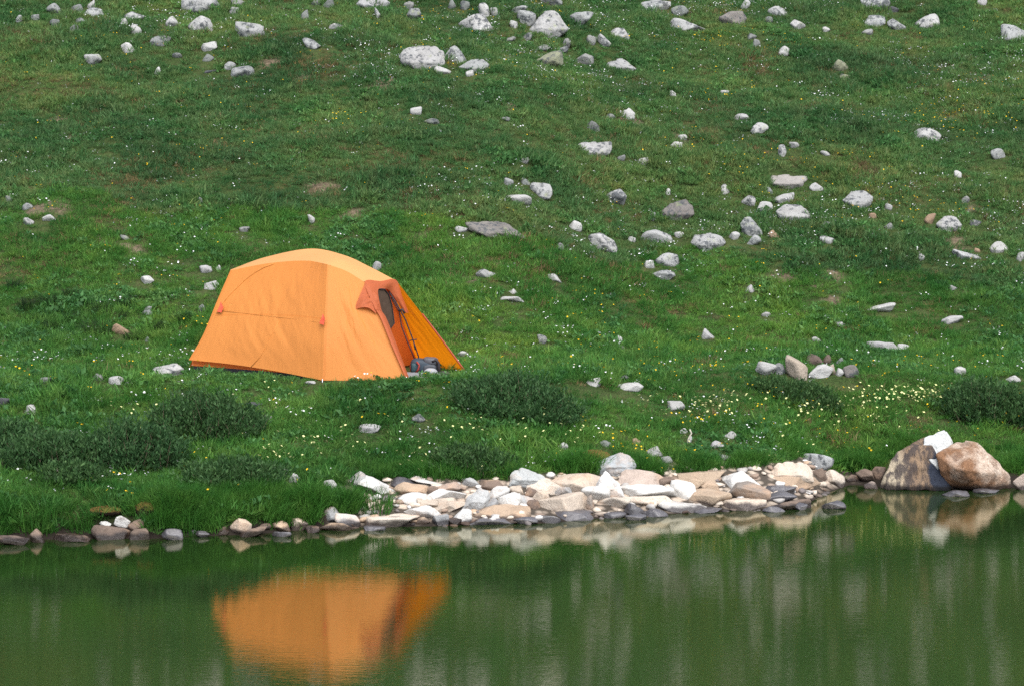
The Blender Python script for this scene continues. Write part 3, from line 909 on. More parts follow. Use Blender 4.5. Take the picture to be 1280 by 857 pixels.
def ground_material():
    t = NT('hill_soil'); pos = t.n('NewGeometry').outputs['Position']
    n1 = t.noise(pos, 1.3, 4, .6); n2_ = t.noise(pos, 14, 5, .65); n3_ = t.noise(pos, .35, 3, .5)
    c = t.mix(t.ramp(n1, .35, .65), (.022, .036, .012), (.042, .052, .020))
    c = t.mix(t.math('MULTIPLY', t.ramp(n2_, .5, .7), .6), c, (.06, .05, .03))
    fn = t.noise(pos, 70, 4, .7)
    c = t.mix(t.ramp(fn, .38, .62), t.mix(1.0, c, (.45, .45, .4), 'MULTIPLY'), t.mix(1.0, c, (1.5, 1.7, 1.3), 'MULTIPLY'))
    at_ = t.n('Attribute', attribute_name='soil')
    earth = t.mix(t.ramp(n2_, .35, .65), (.055, .042, .028), (.15, .115, .078))
    c = t.mix(at_.outputs['Fac'], c, earth)
    sx = t.n('SeparateXYZ'); t.l(pos, sx.inputs[0])
    wet = t.ramp(t.math('ADD', sx.outputs[2], t.math('MULTIPLY', n2_, .1)), .14, .22, (1, 1, 1, 1), (0, 0, 0, 1))
    c = t.mix(wet, c, (.018, .014, .011))  # wet mud, also darkened to stand for the shaded hollow under the bank
    gr = t.n('Attribute', attribute_name='gravel')
    vo = t.n('TexVoronoi'); vo.inputs['Scale'].default_value = 9; t.l(pos, vo.inputs['Vector'])
    pc = t.mix(t.ramp(t.noise(vo.outputs['Position'], 31, 2), .35, .65), (.50, .42, .34), (.24, .18, .14))
    pc = t.mix(t.ramp(vo.outputs['Distance'], .35, .62), pc, (.06, .05, .04))
    c = t.mix(t.math('MULTIPLY', gr.outputs['Fac'], t.ramp(sx.outputs[2], .0, .07)), c, pc)
    return t.done(t.bsdf(c, .95, .1, t.bump(n2_, .8, .04)))
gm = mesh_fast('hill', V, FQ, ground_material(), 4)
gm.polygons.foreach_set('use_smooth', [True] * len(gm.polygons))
at_ = gm.attributes.new('soil', 'FLOAT', 'POINT')
at_.data.foreach_set('value', soil(V[:, 0], V[:, 1]).astype(np.float32))
_s = V[:, 1] - shore(V[:, 0])
_gv = sstep(-1.75, -1.35, V[:, 0]) * (1 - sstep(.9, 1.2, _s)) * sstep(-.2, .0, _s) * (1 - sstep(3.4, 3.8, V[:, 0]))
at_ = gm.attributes.new('gravel', 'FLOAT', 'POINT')
at_.data.foreach_set('value', _gv.astype(np.float32))
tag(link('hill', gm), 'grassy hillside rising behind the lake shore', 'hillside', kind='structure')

# ------------------------------------------------------------------ lake
def water_material():
    t = NT('lake_water'); tc = t.n('TexCoord').outputs['Object']
    mp = t.n('Mapping'); t.l(tc, mp.inputs[0]); mp.inputs['Scale'].default_value = (7, 42, 1)
    a = t.noise(mp.outputs[0], 1.0, 3, .55)
    mp2 = t.n('Mapping'); t.l(tc, mp2.inputs[0]); mp2.inputs['Scale'].default_value = (.5, 1.6, 1); mp2.inputs['Rotation'].default_value = (0, 0, .2)
    b = t.noise(mp2.outputs[0], 1.0, 2, .5)
    h = t.math('ADD', a, t.math('MULTIPLY', b, 2.5))
    nrm = t.bump(h, 1.0, .00042)
    fr = t.n('Fresnel'); fr.inputs['IOR'].default_value = 8.0; t.l(nrm, fr.inputs['Normal'])
    gl = t.n('BsdfGlossy'); gl.inputs['Color'].default_value = (.98, .92, .76, 1); gl.inputs['Roughness'].default_value = .032; t.l(nrm, gl.inputs['Normal'])
    df = t.n('BsdfDiffuse'); df.inputs['Color'].default_value = (.008, .020, .005, 1)
    mx = t.n('MixShader'); t.l(fr.outputs[0], mx.inputs[0]); t.l(df.outputs[0], mx.inputs[1]); t.l(gl.outputs[0], mx.inputs[2])
    return t.done(mx.outputs[0])
lx = np.linspace(-140, 140, 57); ly = np.linspace(-60, 26, 44)
LX, LY = np.meshgrid(lx, ly)
V = np.stack([LX.ravel(), LY.ravel(), LX.ravel() * 0], 1)
ii, jj = np.meshgrid(np.arange(56), np.arange(43)); q = (jj * 57 + ii).ravel()
wm = mesh_fast('lake', V, np.stack([q, q + 1, q + 58, q + 57], 1), water_material())
tag(link('lake', wm), 'still green lake water mirroring the tent and hillside', 'lake', kind='structure')

# ------------------------------------------------------------------ tent
def fabric(name, col, transl=.35, wr=(1, 1), seams=()):
    t = NT(name); uv = t.n('UVMap', uv_map='UV').outputs[0]
    tc = t.n('TexCoord').outputs['Object']
    mp = t.n('Mapping'); t.l(uv, mp.inputs[0]); mp.inputs['Rotation'].default_value = (0, 0, -.55); mp.inputs['Scale'].default_value = (22 * wr[0], 2.6 * wr[1], 1)
    w = t.noise(mp.outputs[0], 1.0, 3, .6)
    n = t.noise(tc, 3, 3, .5)
    c = t.mix(t.ramp(n, .3, .7), tuple(v * .95 for v in col), col)
    if seams:
        sx = t.n('SeparateXYZ'); t.l(uv, sx.inputs[0])
        for axis, pos, wd in seams:
            d = t.math('ABSOLUTE', t.math('SUBTRACT', sx.outputs[axis], pos))
            c = t.mix(t.math('MULTIPLY', t.ramp(d, wd * .6, wd, (1, 1, 1, 1), (0, 0, 0, 1)), .45), c, tuple(v * q for v, q in zip(col, (.88, .72, .5))))
    nrm = t.bump(w, .35, .02)
    p = t.bsdf(c, .6, .25, nrm)
    tr = t.n('BsdfTranslucent'); t.l(c, tr.inputs['Color'])
    mx = t.n('MixShader'); mx.inputs[0].default_value = transl; t.l(p, mx.inputs[1]); t.l(tr.outputs[0], mx.inputs[2])
    return t.done(mx.outputs[0])

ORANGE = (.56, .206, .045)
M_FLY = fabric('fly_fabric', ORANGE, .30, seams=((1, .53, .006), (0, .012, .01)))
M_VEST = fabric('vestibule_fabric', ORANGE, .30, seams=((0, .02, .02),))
M_ROOF_SKYLIT = fabric('roof_fabric_skylit', (.59, .30, .11), .30, (.2, .2))  # paler than the fly: light from the sky is put into the colour
M_FLAP_GLOW = fabric('flap_fabric_glow', (.95, .27, .006), .75, (.5, .5))  # brighter colour and more translucency stand in for light coming through
M_INNER = fabric('inner_fabric', (.60, .12, .016), .35)
M_HOOD = fabric('hood_fabric', (.37, .09, .03), .25)

def simple(name, col, rough=.6, spec=.3, metal=0):
    t = NT(name); tc = t.n('TexCoord').outputs['Object']
    c = t.mix(t.ramp(t.noise(tc, 18, 4, .6), .3, .7), tuple(v * .75 for v in col), col)
    s = t.bsdf(c, rough, spec, t.bump(t.noise(tc, 60, 3), .2, .004))
    s.node.inputs['Metallic'].default_value = metal
    return t.done(s)
M_BLACK = simple('black_cord', (.02, .018, .02))
M_TUB = simple('dark_floor_fabric', (.025, .022, .03))
M_RED = simple('red_tab', (.55, .07, .03))
M_META = simple('stake_metal', (.5, .5, .52), .35, .5, .9)

def resample(C, nu, nv):
    """smooth surface through a control net C (rows, cols, 3)"""
    C = np.asarray(C, float)
    def cr(A, n):
        A = np.concatenate([2 * A[:1] - A[1:2], A, 2 * A[-1:] - A[-2:-1]])
        m = len(A) - 3
        t = np.linspace(0, m, n); i = np.minimum(t.astype(int), m - 1); f = (t - i).reshape((-1,) + (1,) * (A.ndim - 1))
        a, b, c, d = A[i], A[i + 1], A[i + 2], A[i + 3]
        return .5 * (2 * b + (c - a) * f + (2 * a - 5 * b + 4 * c - d) * f ** 2 + (3 * b - a - 3 * c + d) * f ** 3)
    X = cr(C, nv)
    return np.swapaxes(cr(np.swapaxes(X, 0, 1), nu), 0, 1)

def patch(name, C, mat, parent, nu=60, nv=40, wob=0.0, seed=0, sag=0.0):
    G = resample(C, nu, nv)
    U, W_ = np.meshgrid(np.linspace(0, 1, nu), np.linspace(0, 1, nv))
    if wob:
        du = np.gradient(G, axis=1); dv = np.gradient(G, axis=0)
        N = np.cross(du, dv); N /= np.linalg.norm(N, axis=2)[:, :, None] + 1e-9
        win = (np.sin(U * math.pi) * np.sin(W_ * math.pi)) ** .9
        a = fb2(U * 9 + W_ * 5, W_ * 2.2 - U * 1.0, seed, 3)
        G = G + N * (win * wob * a)[:, :, None]
    ii, jj = np.meshgrid(np.arange(nu - 1), np.arange(nv - 1)); q = (jj * nu + ii).ravel()
    Fq = np.stack([q, q + 1, q + nu + 1, q + nu], 1)
    me = mesh_fast(name, G.reshape(-1, 3) - np.array(parent.location), Fq, mat)
    me.polygons.foreach_set('use_smooth', [True] * len(me.polygons))
    uvl = me.uv_layers.new(name='UV')
    li = np.zeros(len(me.loops), np.int32); me.loops.foreach_get('vertex_index', li)
    uvl.data.foreach_set('uv', np.stack([U.ravel()[li], W_.ravel()[li]], 1).astype(np.float32).ravel())
    o = link(name, me, parent); GRID[name] = G
    return o
GRID = {}
def proj(P):
    d = np.asarray(P) - CAM; z = d @ FW
    return 640 + F * d[..., 0] / z, 428.5 - F * (d @ UP) / z
def on_patch(name, px, py, off=.012):
    G = GRID[name].reshape(-1, 3); a, c = proj(G)
    g = G[np.argmin((a - px) ** 2 + (c - py) ** 2)]
    n = CAM - g; return g + n / np.linalg.norm(n) * off

def tube(name, pts, r, mat, parent, n=8):
    pts = [np.array(p, float) for p in pts]
    V, Fq = [], []
    for i, p in enumerate(pts):
        t_ = pts[min(i + 1, len(pts) - 1)] - pts[max(i - 1, 0)]; t_ /= np.linalg.norm(t_) + 1e-9
        a = np.cross(t_, [0.3, .9, .2]); a /= np.linalg.norm(a); b = np.cross(t_, a)
        for k in range(n):
            w = 2 * math.pi * k / n; V.append(p + (a * math.cos(w) + b * math.sin(w)) * r - np.array(parent.location))
    for i in range(len(pts) - 1):
        for k in range(n):
            Fq.append((i * n + k, i * n + (k + 1) % n, (i + 1) * n + (k + 1) % n, (i + 1) * n + k))
    Fq += [tuple(range(n - 1, -1, -1)), tuple(range((len(pts) - 1) * n, len(pts) * n))]
    me = bpy.data.meshes.new(name); me.from_pydata([tuple(map(float, v)) for v in V], [], Fq); me.update()
    me.polygons.foreach_set('use_smooth', [True] * len(me.polygons)); me.materials.append(mat)
    return link(name, me, parent)

YN = cast(403, 476)[1]
tent = empty('tent', at(400, 470, YN + 1.0))
tag(tent, 'orange dome tent with its door open, pitched on the grass above the lake', 'tent')
def T(px, py, d): return at(px, py, YN + d)
def TG(px, d, up=0.0):
    x = at(px, 470, YN + d)[0]; y = YN + d
    return np.array([x, y, float(height(x, y)) + up])
dA = cast(237, 463)[1] - YN; dV = cast(508, 474)[1] - YN; dT = cast(582, 467)[1] - YN
dB, dC = 1.3, 1.3 + dA
# long side, bottom row first
side = [[T(236, 449.5, dA), T(290, 455, dA * .66), T(345, 463.5, dA * .33), T(403, 475, 0)],
        [T(254, 418, dA + .10), T(299, 420, dA * .66 + .12), T(351, 422, dA * .33 + .11), T(405, 428, .10)],
        [T(271, 377, dA + .30), T(315, 374, dA * .66 + .36), T(362, 374, dA * .33 + .34), T(407, 378, .30)],
        [T(288, 338, dA + .55), T(337, 329, dA * .66 + .62), T(382, 326, dA * .33 + .62), T(409, 330.5, .58)]]
patch('side_panel', side, M_FLY, tent, 160, 120, .020, 3)
vest = [[T(403, 475, 0), T(455, 475, dV * .5), T(508, 472, dV)],
        [T(405, 428, .10), T(448, 430, .17), T(493, 432, .24)],
        [T(407, 378, .30), T(441, 384, .33), T(475, 391, .36)],
        [T(409, 330.5, .58), T(433, 339, .58), T(456, 353, .55)]]
patch('vestibule_panel', vest, M_VEST, tent, 80, 80, .022, 8)
roof = [[T(288, 338, dA + .55), T(337, 329, dA * .66 + .62), T(382, 326, dA * .33 + .62), T(409, 330.5, .58), T(433, 339, .58), T(456, 353, .55)],
        [T(288, 337.5, dA + .6), T(334, 325, dA * .66 + .78), T(386, 318, dA * .33 + .85), T(420, 323, .80), T(446, 334, .76), T(476, 352, .75)],
        [T(288.5, 337, dA + .68), T(332, 321.5, dA * .66 + 1.0), T(388, 311, dA * .33 + 1.05), T(430, 319, 1.05), T(462, 333.5, 1.0), T(494.5, 350.5, .98)]]
edge0 = np.concatenate([GRID['side_panel'][-1][::8], GRID['vestibule_panel'][-1][4::6]])
def along(row, n): return resample([row, row], n, 2)[0]
_n = len(edge0)
patch('roof_panel', [edge0, along(roof[1], _n), along(roof[2], _n)], M_ROOF_SKYLIT, tent, 150, 30)
top = roof[2]
# hidden far side, closed down to the grass
cpts = [TG(237, dA + .02, .04), TG(300, dC + .05, .03), TG(400, dC * .75 + dB * .25, .03), TG(470, dC * .35 + dB * .65, .03), TG(505, dB + .1, .03), TG(540, dB, .03)]
back = [top, [a * .62 + b * .38 + np.array([0, .22, .10]) for a, b in zip(top, cpts)], cpts]
back[1][0] = top[0] * .62 + cpts[0] * .38
patch('back_panel', back, M_FLY, tent, 60, 40, .02, 5)
# far vestibule flap, seen from inside
TT = T(582, 464.5, dT)
flap = [[TG(520, dB, .02), TG(552, (dB + dT) / 2, .02), TT],
        [T(508, 415, 1.12), T(526, 412, .96), T(539.5, 408, (.98 + dT) / 2 + .02)],
        [T(489, 358, 1.0), T(492, 354, .98), T(495, 350.5, .98)]]
fp = patch('vestibule_flap', flap, M_FLAP_GLOW, tent, 40, 50, .02, 12)
e1 = [T(495 + (582 - 495) * t + 1.2 * math.sin(t * math.pi), 351 + (464.5 - 351) * t, .98 + (dT - .98) * t) for t in np.linspace(0, 1, 12)]
tube('flap_piping', e1[4:], .010, simple('piping_fabric', (.30, .05, .02)), tent)
# inner tent wall with its mesh window
inner = [[TG(414, .12, .02), TG(470, .72, .02), TG(523, dB - .04, .02)],
         [T(425, 420, .35), T(470, 415, .72), T(508, 415, 1.08)],
         [T(452, 362, .66), T(472, 358, .8), T(490, 358, .96)]]
patch('inner_wall', inner, M_INNER, tent, 30, 30, .015, 2)
def poly_sheet(name, pts, mat, parent):
    pts = np.array(pts); c = pts.mean(0)
    V = [c] + list(pts); Fq = [(0, i + 1, (i + 1) % len(pts) + 1) for i in range(len(pts))]
    return mesh_obj(name, [v - np.array(parent.location) for v in V], Fq, mat, None)
def child(o, parent): o.parent = parent; o.location = (0, 0, 0); return o
win = [(464, 372), (468, 364.5), (474, 361.5), (481, 362), (486, 368), (490, 382), (493, 404), (485, 415), (477, 398)]
mw = child(poly_sheet('mesh_window', [T(a, b, .50 + (a - 465) * .012) for a, b in win], simple('mosquito_mesh', (.075, .05, .035), .9, .1), tent), tent)
# black zip along the edge of the mesh window
tube('window_zip', [T(a, b, .49 + (a - 465) * .012) for a, b in win[2:8]], .006, M_BLACK, tent)
# rust coloured hood and rolled door edge
pairs = [((507, 471.5, dV - .03), (511, 471, dV + .05)), ((490, 432, .20), (496.5, 432, .28)), ((476, 398, .30), (483.5, 399, .38)), ((470, 388, .33), (478, 390, .42)),
         ((468, 384, .34), (476, 384, .44)), ((456, 352.5, .53), (472.5, 363, .55)), ((476, 351.5, .74), (481, 361, .7)), ((495, 350, .96), (487.5, 364, .85)), ((503, 371, .95), (496, 376, .90)), ((511, 391, .95), (505, 391, .92))]
hood = [[T(*a) for a, b in pairs], [T((a[0] + b[0]) / 2, (a[1] + b[1]) / 2, (a[2] + b[2]) / 2 - .025) for a, b in pairs], [T(*b) for a, b in pairs]]
def strip(name, rows, mat, n=4):
    return patch(name, rows, mat, tent, 80, 10)
strip('door_hood', hood, M_HOOD)
lobe = [[T(457, 353, .51), T(464, 361, .50), T(471, 370, .44), T(474, 379, .42)],
        [T(449.5, 370, .40), T(456, 373, .38), T(463, 378, .37), T(470, 384, .36)],
        [T(442.5, 387, .33), T(452, 384.5, .31), T(461, 385, .31), T(470, 392, .32)]]
patch('rolled_door', lobe, M_HOOD, tent, 30, 24, .02, 6)
# poles and cords in the door
tube('pole', [T(486, 364, .86), T(496, 380, .84), T(507, 400, .82), T(516, 424, .82), T(523, 445, .84), T(526, 458, .86)], .008, M_BLACK, tent)
tube('pole', [T(489, 372, .90), T(499, 390, .88), T(502, 408, .86), T(508, 424, .84), T(513, 436, .84), T(519, 450, .84)], .007, M_BLACK, tent)
tube('cord', [T(512, 425.5, .82), T(521, 424, .82)], .006, M_BLACK, tent)
tube('buckle', [T(498, 389, .83), T(503, 387, .83), T(506, 392, .83)], .014, M_BLACK, tent)
tube('cord', [T(517, 428, .82), T(518, 434, .82), T(519, 437, .84)], .005, M_BLACK, tent)
# inner skirt and floor under the fly
sk = [[TG(240, dA + .03, .055), TG(295, dA * .66 + .06, .05), TG(350, dA * .33 + .06, .04), TG(403, .07, .01)],
      [T(240, 444, dA + .07), T(295, 449, dA * .66 + .08), T(350, 459, dA * .33 + .08), T(403, 470, .08)]]
patch('inner_skirt', sk, fabric('skirt_fabric', (.62, .15, .02), .2), tent, 40, 6)
fl = [[TG(242, dA + .02, .0), TG(296, dA * .66 + .035, .0), TG(350, dA * .33 + .035, .0), TG(403, .05, .0)],
      [TG(242, dA + .02, .05), TG(296, dA * .66 + .035, .055), TG(350, dA * .33 + .035, .05), TG(403, .05, .03)]]
patch('floor_edge', fl, M_TUB, tent, 40, 4)
def tab(px, py, d, s=1.0, flip=1):
    q = on_patch('side_panel', px, py, 0); s *= F / q[1] / 109 * 1.1
    p = [on_patch('side_panel', px + a_, py + b_, e_) for a_, b_, e_ in ((0, 0, .01), (3 * s, 6 * s, .05), (1, 12 * s, .055), (-4 * s, 11 * s, .05), (-1.5, 4, .03))]
    return child(poly_sheet('guy_tab', p, M_RED, tent), tent)
tab(404, 392, .24); tab(276, 377, 0, 1.0)
M_SEAM = fabric('sleeve_fabric', (.54, .205, .044), .2, (.2, .2))
tube('pole_sleeve', [on_patch('side_panel', a_, b_, .004) for a_, b_ in ((343, 329), (330, 334), (318, 341), (306, 350), (295, 360), (285, 370), (277, 380), (271, 392))], .009, M_SEAM, tent)
tube('panel_seam', [on_patch('side_panel', a_, b_, .001) for a_, b_ in ((276, 388), (300, 391), (330, 395), (365, 399), (404, 403))], .002, M_SEAM, tent)
tube('panel_seam', [on_patch('side_panel', a_, b_, .003) for a_, b_ in ((350, 400), (338, 420), (325, 445), (313, 465))], .004, M_SEAM, tent)
for px, d in ((403, -.03), (508, dV - .02), (583, dT), (312, dA * .52 - .02), (237, dA - .02)):
    g = TG(px, d)
    tube('stake', [g + np.array([0, 0, -.05]), g + np.array([0, 0, .035])], .006, M_META, tent)

# ---- backpack in the vestibule
def blob(name, c, half, mat, parent, e=.55, seed=0, rot=0.0, amp=.05):
    V, Tt = ico(4)
    P = np.sign(V) * np.abs(V) ** e
    P = P * np.array(half)
    P = roughen(P, V, seed, max(half) * amp, max(half))
    ca, sa = math.cos(rot), math.sin(rot)
    P = P @ np.array([[ca, 0, sa], [0, 1, 0], [-sa, 0, ca]]).T
    me = mesh_fast(name, P + np.array(c) - np.array(parent.location), Tt, mat)
    me.polygons.foreach_set('use_smooth', [True] * len(me.polygons))
    return link(name, me, parent)
gB = cast(530, 468); YP = gB[1] + .15
bag = empty('backpack', (gB[0], YP, gB[2]))
tag(bag, 'slate blue and grey backpack lying in the tent doorway', 'backpack')
pb = lambda px, py, d=0: at(px, py, YP + d)
blob('main_compartment', pb(530, 457.5), (.155, .12, .085), simple('slate_blue_nylon', (.028, .043, .060)), bag, .6, 1, .08)
blob('lid_pocket', pb(538, 451, -.02), (.085, .10, .045), simple('grey_nylon', (.075, .075, .085)), bag, .6, 2, .1)
blob('side_pocket', pb(518, 459, -.05), (.04, .07, .06), simple('teal_nylon', (.022, .055, .065)), bag, .6, 3)
blob('front_panel', pb(537, 461, -.09), (.075, .045, .055), simple('dark_grey_nylon', (.05, .055, .065)), bag, .6, 4)
tube('haul_strap', [pb(540, 452, -.11), pb(545, 449.5, -.1), pb(548, 453, -.1), pb(549, 461, -.1), pb(548.5, 467, -.1)], .018, simple('black_webbing', (.018, .012, .014)), bag)
tube('shoulder_strap', [pb(521, 452, -.12), pb(524, 456, -.14), pb(523, 461, -.14), pb(520, 465, -.13)], .010, simple('red_webbing', (.25, .03, .02)), bag)
tube('compression_strap', [pb(515, 452, -.02), pb(513, 458, -.06), pb(514, 464, -.06)], .010, simple('red_webbing', (.25, .03, .02)), bag)
# grey ground cloth and what lies on it
gs = [[TG(505, dV + .0, .012), TG(530, dV + .03, .02), TG(552, dV + .10, .02), TG(566, dV + .16, .012)],
      [TG(500, dV + .5, .015), TG(530, dV + .5, .025), TG(552, dV + .45, .03), TG(570, dV + .35, .015)]]
gsr = empty('ground_sheet', TG(530, dV + .3, .01))
tag(gsr, 'crumpled grey ground sheet under the backpack at the tent door', 'ground sheet')
patch('sheet', gs, simple('grey_sheet', (.20, .21, .225)), gsr, 40, 20, .03, 4)
def lone(name, px, py, half, mat, label, cat, seed, e=.8, rot=0., amp=.12, dy=0):
    g = cast(px, py)
    r = empty(name, g + np.array([0, dy, 0]))
    blob(cat.replace(' ', '_') + '_body', g + np.array([0, dy, half[2] * .8]), half, mat, r, e, seed, rot, amp)
    return tag(r, label, cat)
lone('sack', 538.5, 471, (.075, .06, .055), simple('pale_grey_cloth', (.27, .27, .28)), 'small pale grey sack in front of the backpack', 'sack', 5)
lone('shoe', 555, 469.5, (.065, .05, .03), simple('shoe_leather', (.035, .03, .03)), 'dark shoe lying right of the backpack on the ground sheet', 'shoe', 6)

# ------------------------------------------------------------------ leaves and blades
def leaf_material(name, cols, transl=.35, patchy=.9, wscale=.9, rough=.6, macro=False):
    t = NT(name); pos = t.n('NewGeometry')
    n = t.noise(pos.outputs['Position'], wscale, 4, .6)
    n2_ = t.noise(pos.outputs['Position'], wscale * 4.5, 3, .6)
    c = t.mix(t.ramp(n, .36, .64), cols[0], cols[1])
    c = t.mix(t.math('MULTIPLY', t.ramp(n2_, .42, .68), patchy), c, cols[2])
    rnd = pos.outputs['Random Per Island']
    c = t.mix(t.ramp(rnd, .0, 1.0), t.mix(1.0, c, (.55, .60, .55), 'MULTIPLY'), t.mix(1.0, c, (1.5, 1.4, 1.35), 'MULTIPLY'))
    oi = t.n('ObjectInfo')
    c = t.mix(t.math('MULTIPLY', oi.outputs['Random'], .5), c, t.mix(1.0, c, (1.15, .95, .7), 'MULTIPLY'))
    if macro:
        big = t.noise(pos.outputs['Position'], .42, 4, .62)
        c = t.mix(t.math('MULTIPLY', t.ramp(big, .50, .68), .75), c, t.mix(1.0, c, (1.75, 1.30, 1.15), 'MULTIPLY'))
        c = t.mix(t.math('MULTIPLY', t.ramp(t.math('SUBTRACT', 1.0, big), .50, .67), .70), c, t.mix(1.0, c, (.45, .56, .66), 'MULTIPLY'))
    p = t.bsdf(c, rough, .2)
    tr = t.n('BsdfTranslucent'); t.l(c, tr.inputs['Color'])
    mx = t.n('MixShader'); mx.inputs[0].default_value = transl; t.l(p, mx.inputs[1]); t.l(tr.outputs[0], mx.inputs[2])
    return t.done(mx.outputs[0])

def blades(n, rad, lmin, lmax, w, lean, rs, droop=.5, segs=2):
    """n bent grass blades in a disc"""
    ang = rs.uniform(0, 2 * math.pi, n); rr = rad * np.sqrt(rs.uniform(0, 1, n))
    B = np.stack([rr * np.cos(ang), rr * np.sin(ang), np.zeros(n) - .01], 1)
    L = rs.uniform(lmin, lmax, n)
    a2 = ang + rs.normal(0, .9, n); le = np.abs(rs.normal(lean * .6, lean * .6, n)) + .25 * lean * rr / max(rad, 1e-6)
    D = np.stack([np.sin(le) * np.cos(a2), np.sin(le) * np.sin(a2), np.cos(le)], 1)
    D2 = D + np.stack([np.cos(a2) * droop, np.sin(a2) * droop, -droop * .5 * np.ones(n)], 1) * rs.uniform(.2, 1.2, n)[:, None]
    D2 /= np.linalg.norm(D2, axis=1)[:, None]
    fa = rs.uniform(0, 2 * math.pi, n); S = np.stack([np.cos(fa), np.sin(fa), 0 * fa], 1)
    w_ = w * rs.uniform(.6, 1.3, n)[:, None]
    p0 = B; p1 = B + D * (L * .55)[:, None]; p2 = p1 + D2 * (L * .45)[:, None]
    V = np.stack([p0 - S * w_ * .5, p0 + S * w_ * .5, p1 + S * w_ * .42, p1 - S * w_ * .42, p2], 1).reshape(-1, 3)
    k = np.arange(n)[:, None] * 5
    T1 = np.concatenate([k + np.array([[0, 1, 2]]), k + np.array([[0, 2, 3]]), k + np.array([[3, 2, 4]])])
    return V, T1

def leaves(C, rs, l, w, updir=None):
    """diamond leaves with centres C"""
    n = len(C)
    d = rs.normal(size=(n, 3)); d[:, 2] = np.abs(d[:, 2]) * .8 + .2
    if updir is not None: d = d * .7 + updir
    d /= np.linalg.norm(d, axis=1)[:, None]
    s = np.cross(d, rs.normal(size=(n, 3))); s /= np.linalg.norm(s, axis=1)[:, None]
    nn = np.cross(d, s)
    ll = (l * rs.uniform(.6, 1.3, n))[:, None]; ww = (w * rs.uniform(.7, 1.2, n))[:, None]
    V = np.stack([C, C + d * ll * .45 + s * ww * .5 + nn * ww * .15, C + d * ll, C + d * ll * .45 - s * ww * .5 + nn * ww * .15], 1).reshape(-1, 3)
    k = np.arange(n)[:, None] * 4
    return V, np.concatenate([k + np.array([[0, 1, 2]]), k + np.array([[0, 2, 3]])])

def join(parts):
    Vs, Ts, o = [], [], 0
    for v, t in parts: Vs.append(v); Ts.append(t + o); o += len(v)
    return np.concatenate(Vs), np.concatenate(Ts)

G_MEADOW = leaf_material('meadow_blades', [(.040, .155, .030), (.085, .235, .050), (.150, .26, .060)], .5, .6, macro=True)
G_HIGH = leaf_material('upland_blades', [(.052, .150, .050), (.092, .205, .072), (.165, .210, .090)], .5, .6, macro=True)
G_FORB = leaf_material('herb_leaves', [(.038, .13, .036), (.065, .18, .055), (.10, .22, .075)], .45, .5, macro=True)
G_DRY = leaf_material('dry_blades', [(.16, .125, .06), (.10, .085, .045), (.20, .15, .08)], .3, .6)
G_TALL = leaf_material('sedge_blades', [(.024, .105, .017), (.045, .158, .025), (.090, .205, .038)], .45, .5)
G_DARK = leaf_material('tussock_blades', [(.010, .028, .010), (.016, .040, .012), (.025, .05, .015)], .3, .5)
G_WILLOW = leaf_material('willow_leaves', [(.022, .066, .022), (.038, .098, .033), (.075, .150, .055)], .4, .6, 2.2)

def variant_collection(name, makers):
    c = bpy.data.collections.new(name)
    for nm, vt, mat in makers:
        v, t = vt[0], vt[1]
        me = mesh_fast(nm, v, t, mat)
        if len(vt) > 2:
            me.materials.append(G_FORB); me.polygons.foreach_set('material_index', np.asarray(vt[2], np.int32))
        o = bpy.data.objects.new(nm, me); c.objects.link(o)
    return c

rs = np.random.default_rng(5)
C_MEADOW = variant_collection('meadow variants', [('grass_clump', blades(80, .13, .035, .10, .008, .75, rs), G_MEADOW) for _ in range(5)])
C_HIGH = variant_collection('upland variants', [('grass_clump', blades(80, .14, .035, .10, .011, .85, rs), G_HIGH) for _ in range(5)])
def forb(rs, n=34, r=.11):
    a = rs.uniform(0, 6.283, n); q = r * np.sqrt(rs.uniform(0, 1, n))
    C = np.stack([q * np.cos(a), q * np.sin(a), rs.uniform(.0, .05, n)], 1)
    return leaves(C, rs, .055, .028)
C_FORB = variant_collection('herb variants', [('herb_clump', forb(rs), G_FORB) for _ in range(4)])
C_DRY = variant_collection('dry variants', [('dry_clump', blades(55, .12, .04, .13, .007, .8, rs), G_DRY) for _ in range(3)])
C_TALL = variant_collection('sedge variants', [('sedge_clump', blades(70, .12, .12, .30, .008, .42, rs, .7), G_TALL) for _ in range(4)])

def petals(rs, n_heads, spread, hmin, hmax, size, npet):
    Vs, Ts, o = [], [], 0
    for k in range(n_heads):
        x, y = rs.normal(0, spread, 2); z = rs.uniform(hmin, hmax)
        t1, t2 = rs.uniform(-.7, .7, 2)
        c = np.array([x, y, z])
        nrm = np.array([t1, t2 - .35, 1]); nrm /= np.linalg.norm(nrm)
        a = np.cross(nrm, [1, 0, 0]); a /= np.linalg.norm(a); b = np.cross(nrm, a)
        V = [c]
        for j in range(npet * 2):
            w = math.pi * j / npet; r = size * (1 if j % 2 == 0 else .62) * rs.uniform(.85, 1.1)
            V.append(c + (a * math.cos(w) + b * math.sin(w)) * r + nrm * size * .3)
        m = npet * 2
        T_ = [[0, j + 1, (j + 1) % m + 1] for j in range(m)]
        st = [np.array([x * .6, y * .6, 0]), np.array([x * .6 + .004, y * .6, 0]), c - nrm * .002]
        V += st; T_.append([m + 1, m + 2, m + 3])
        Vs.append(np.array(V)); Ts.append(np.array(T_) + o); o += len(V)
    Tt = np.concatenate(Ts); m = npet * 2 + 1
    return np.concatenate(Vs), Tt, (np.arange(len(Tt)) % m == m - 1).astype(int)

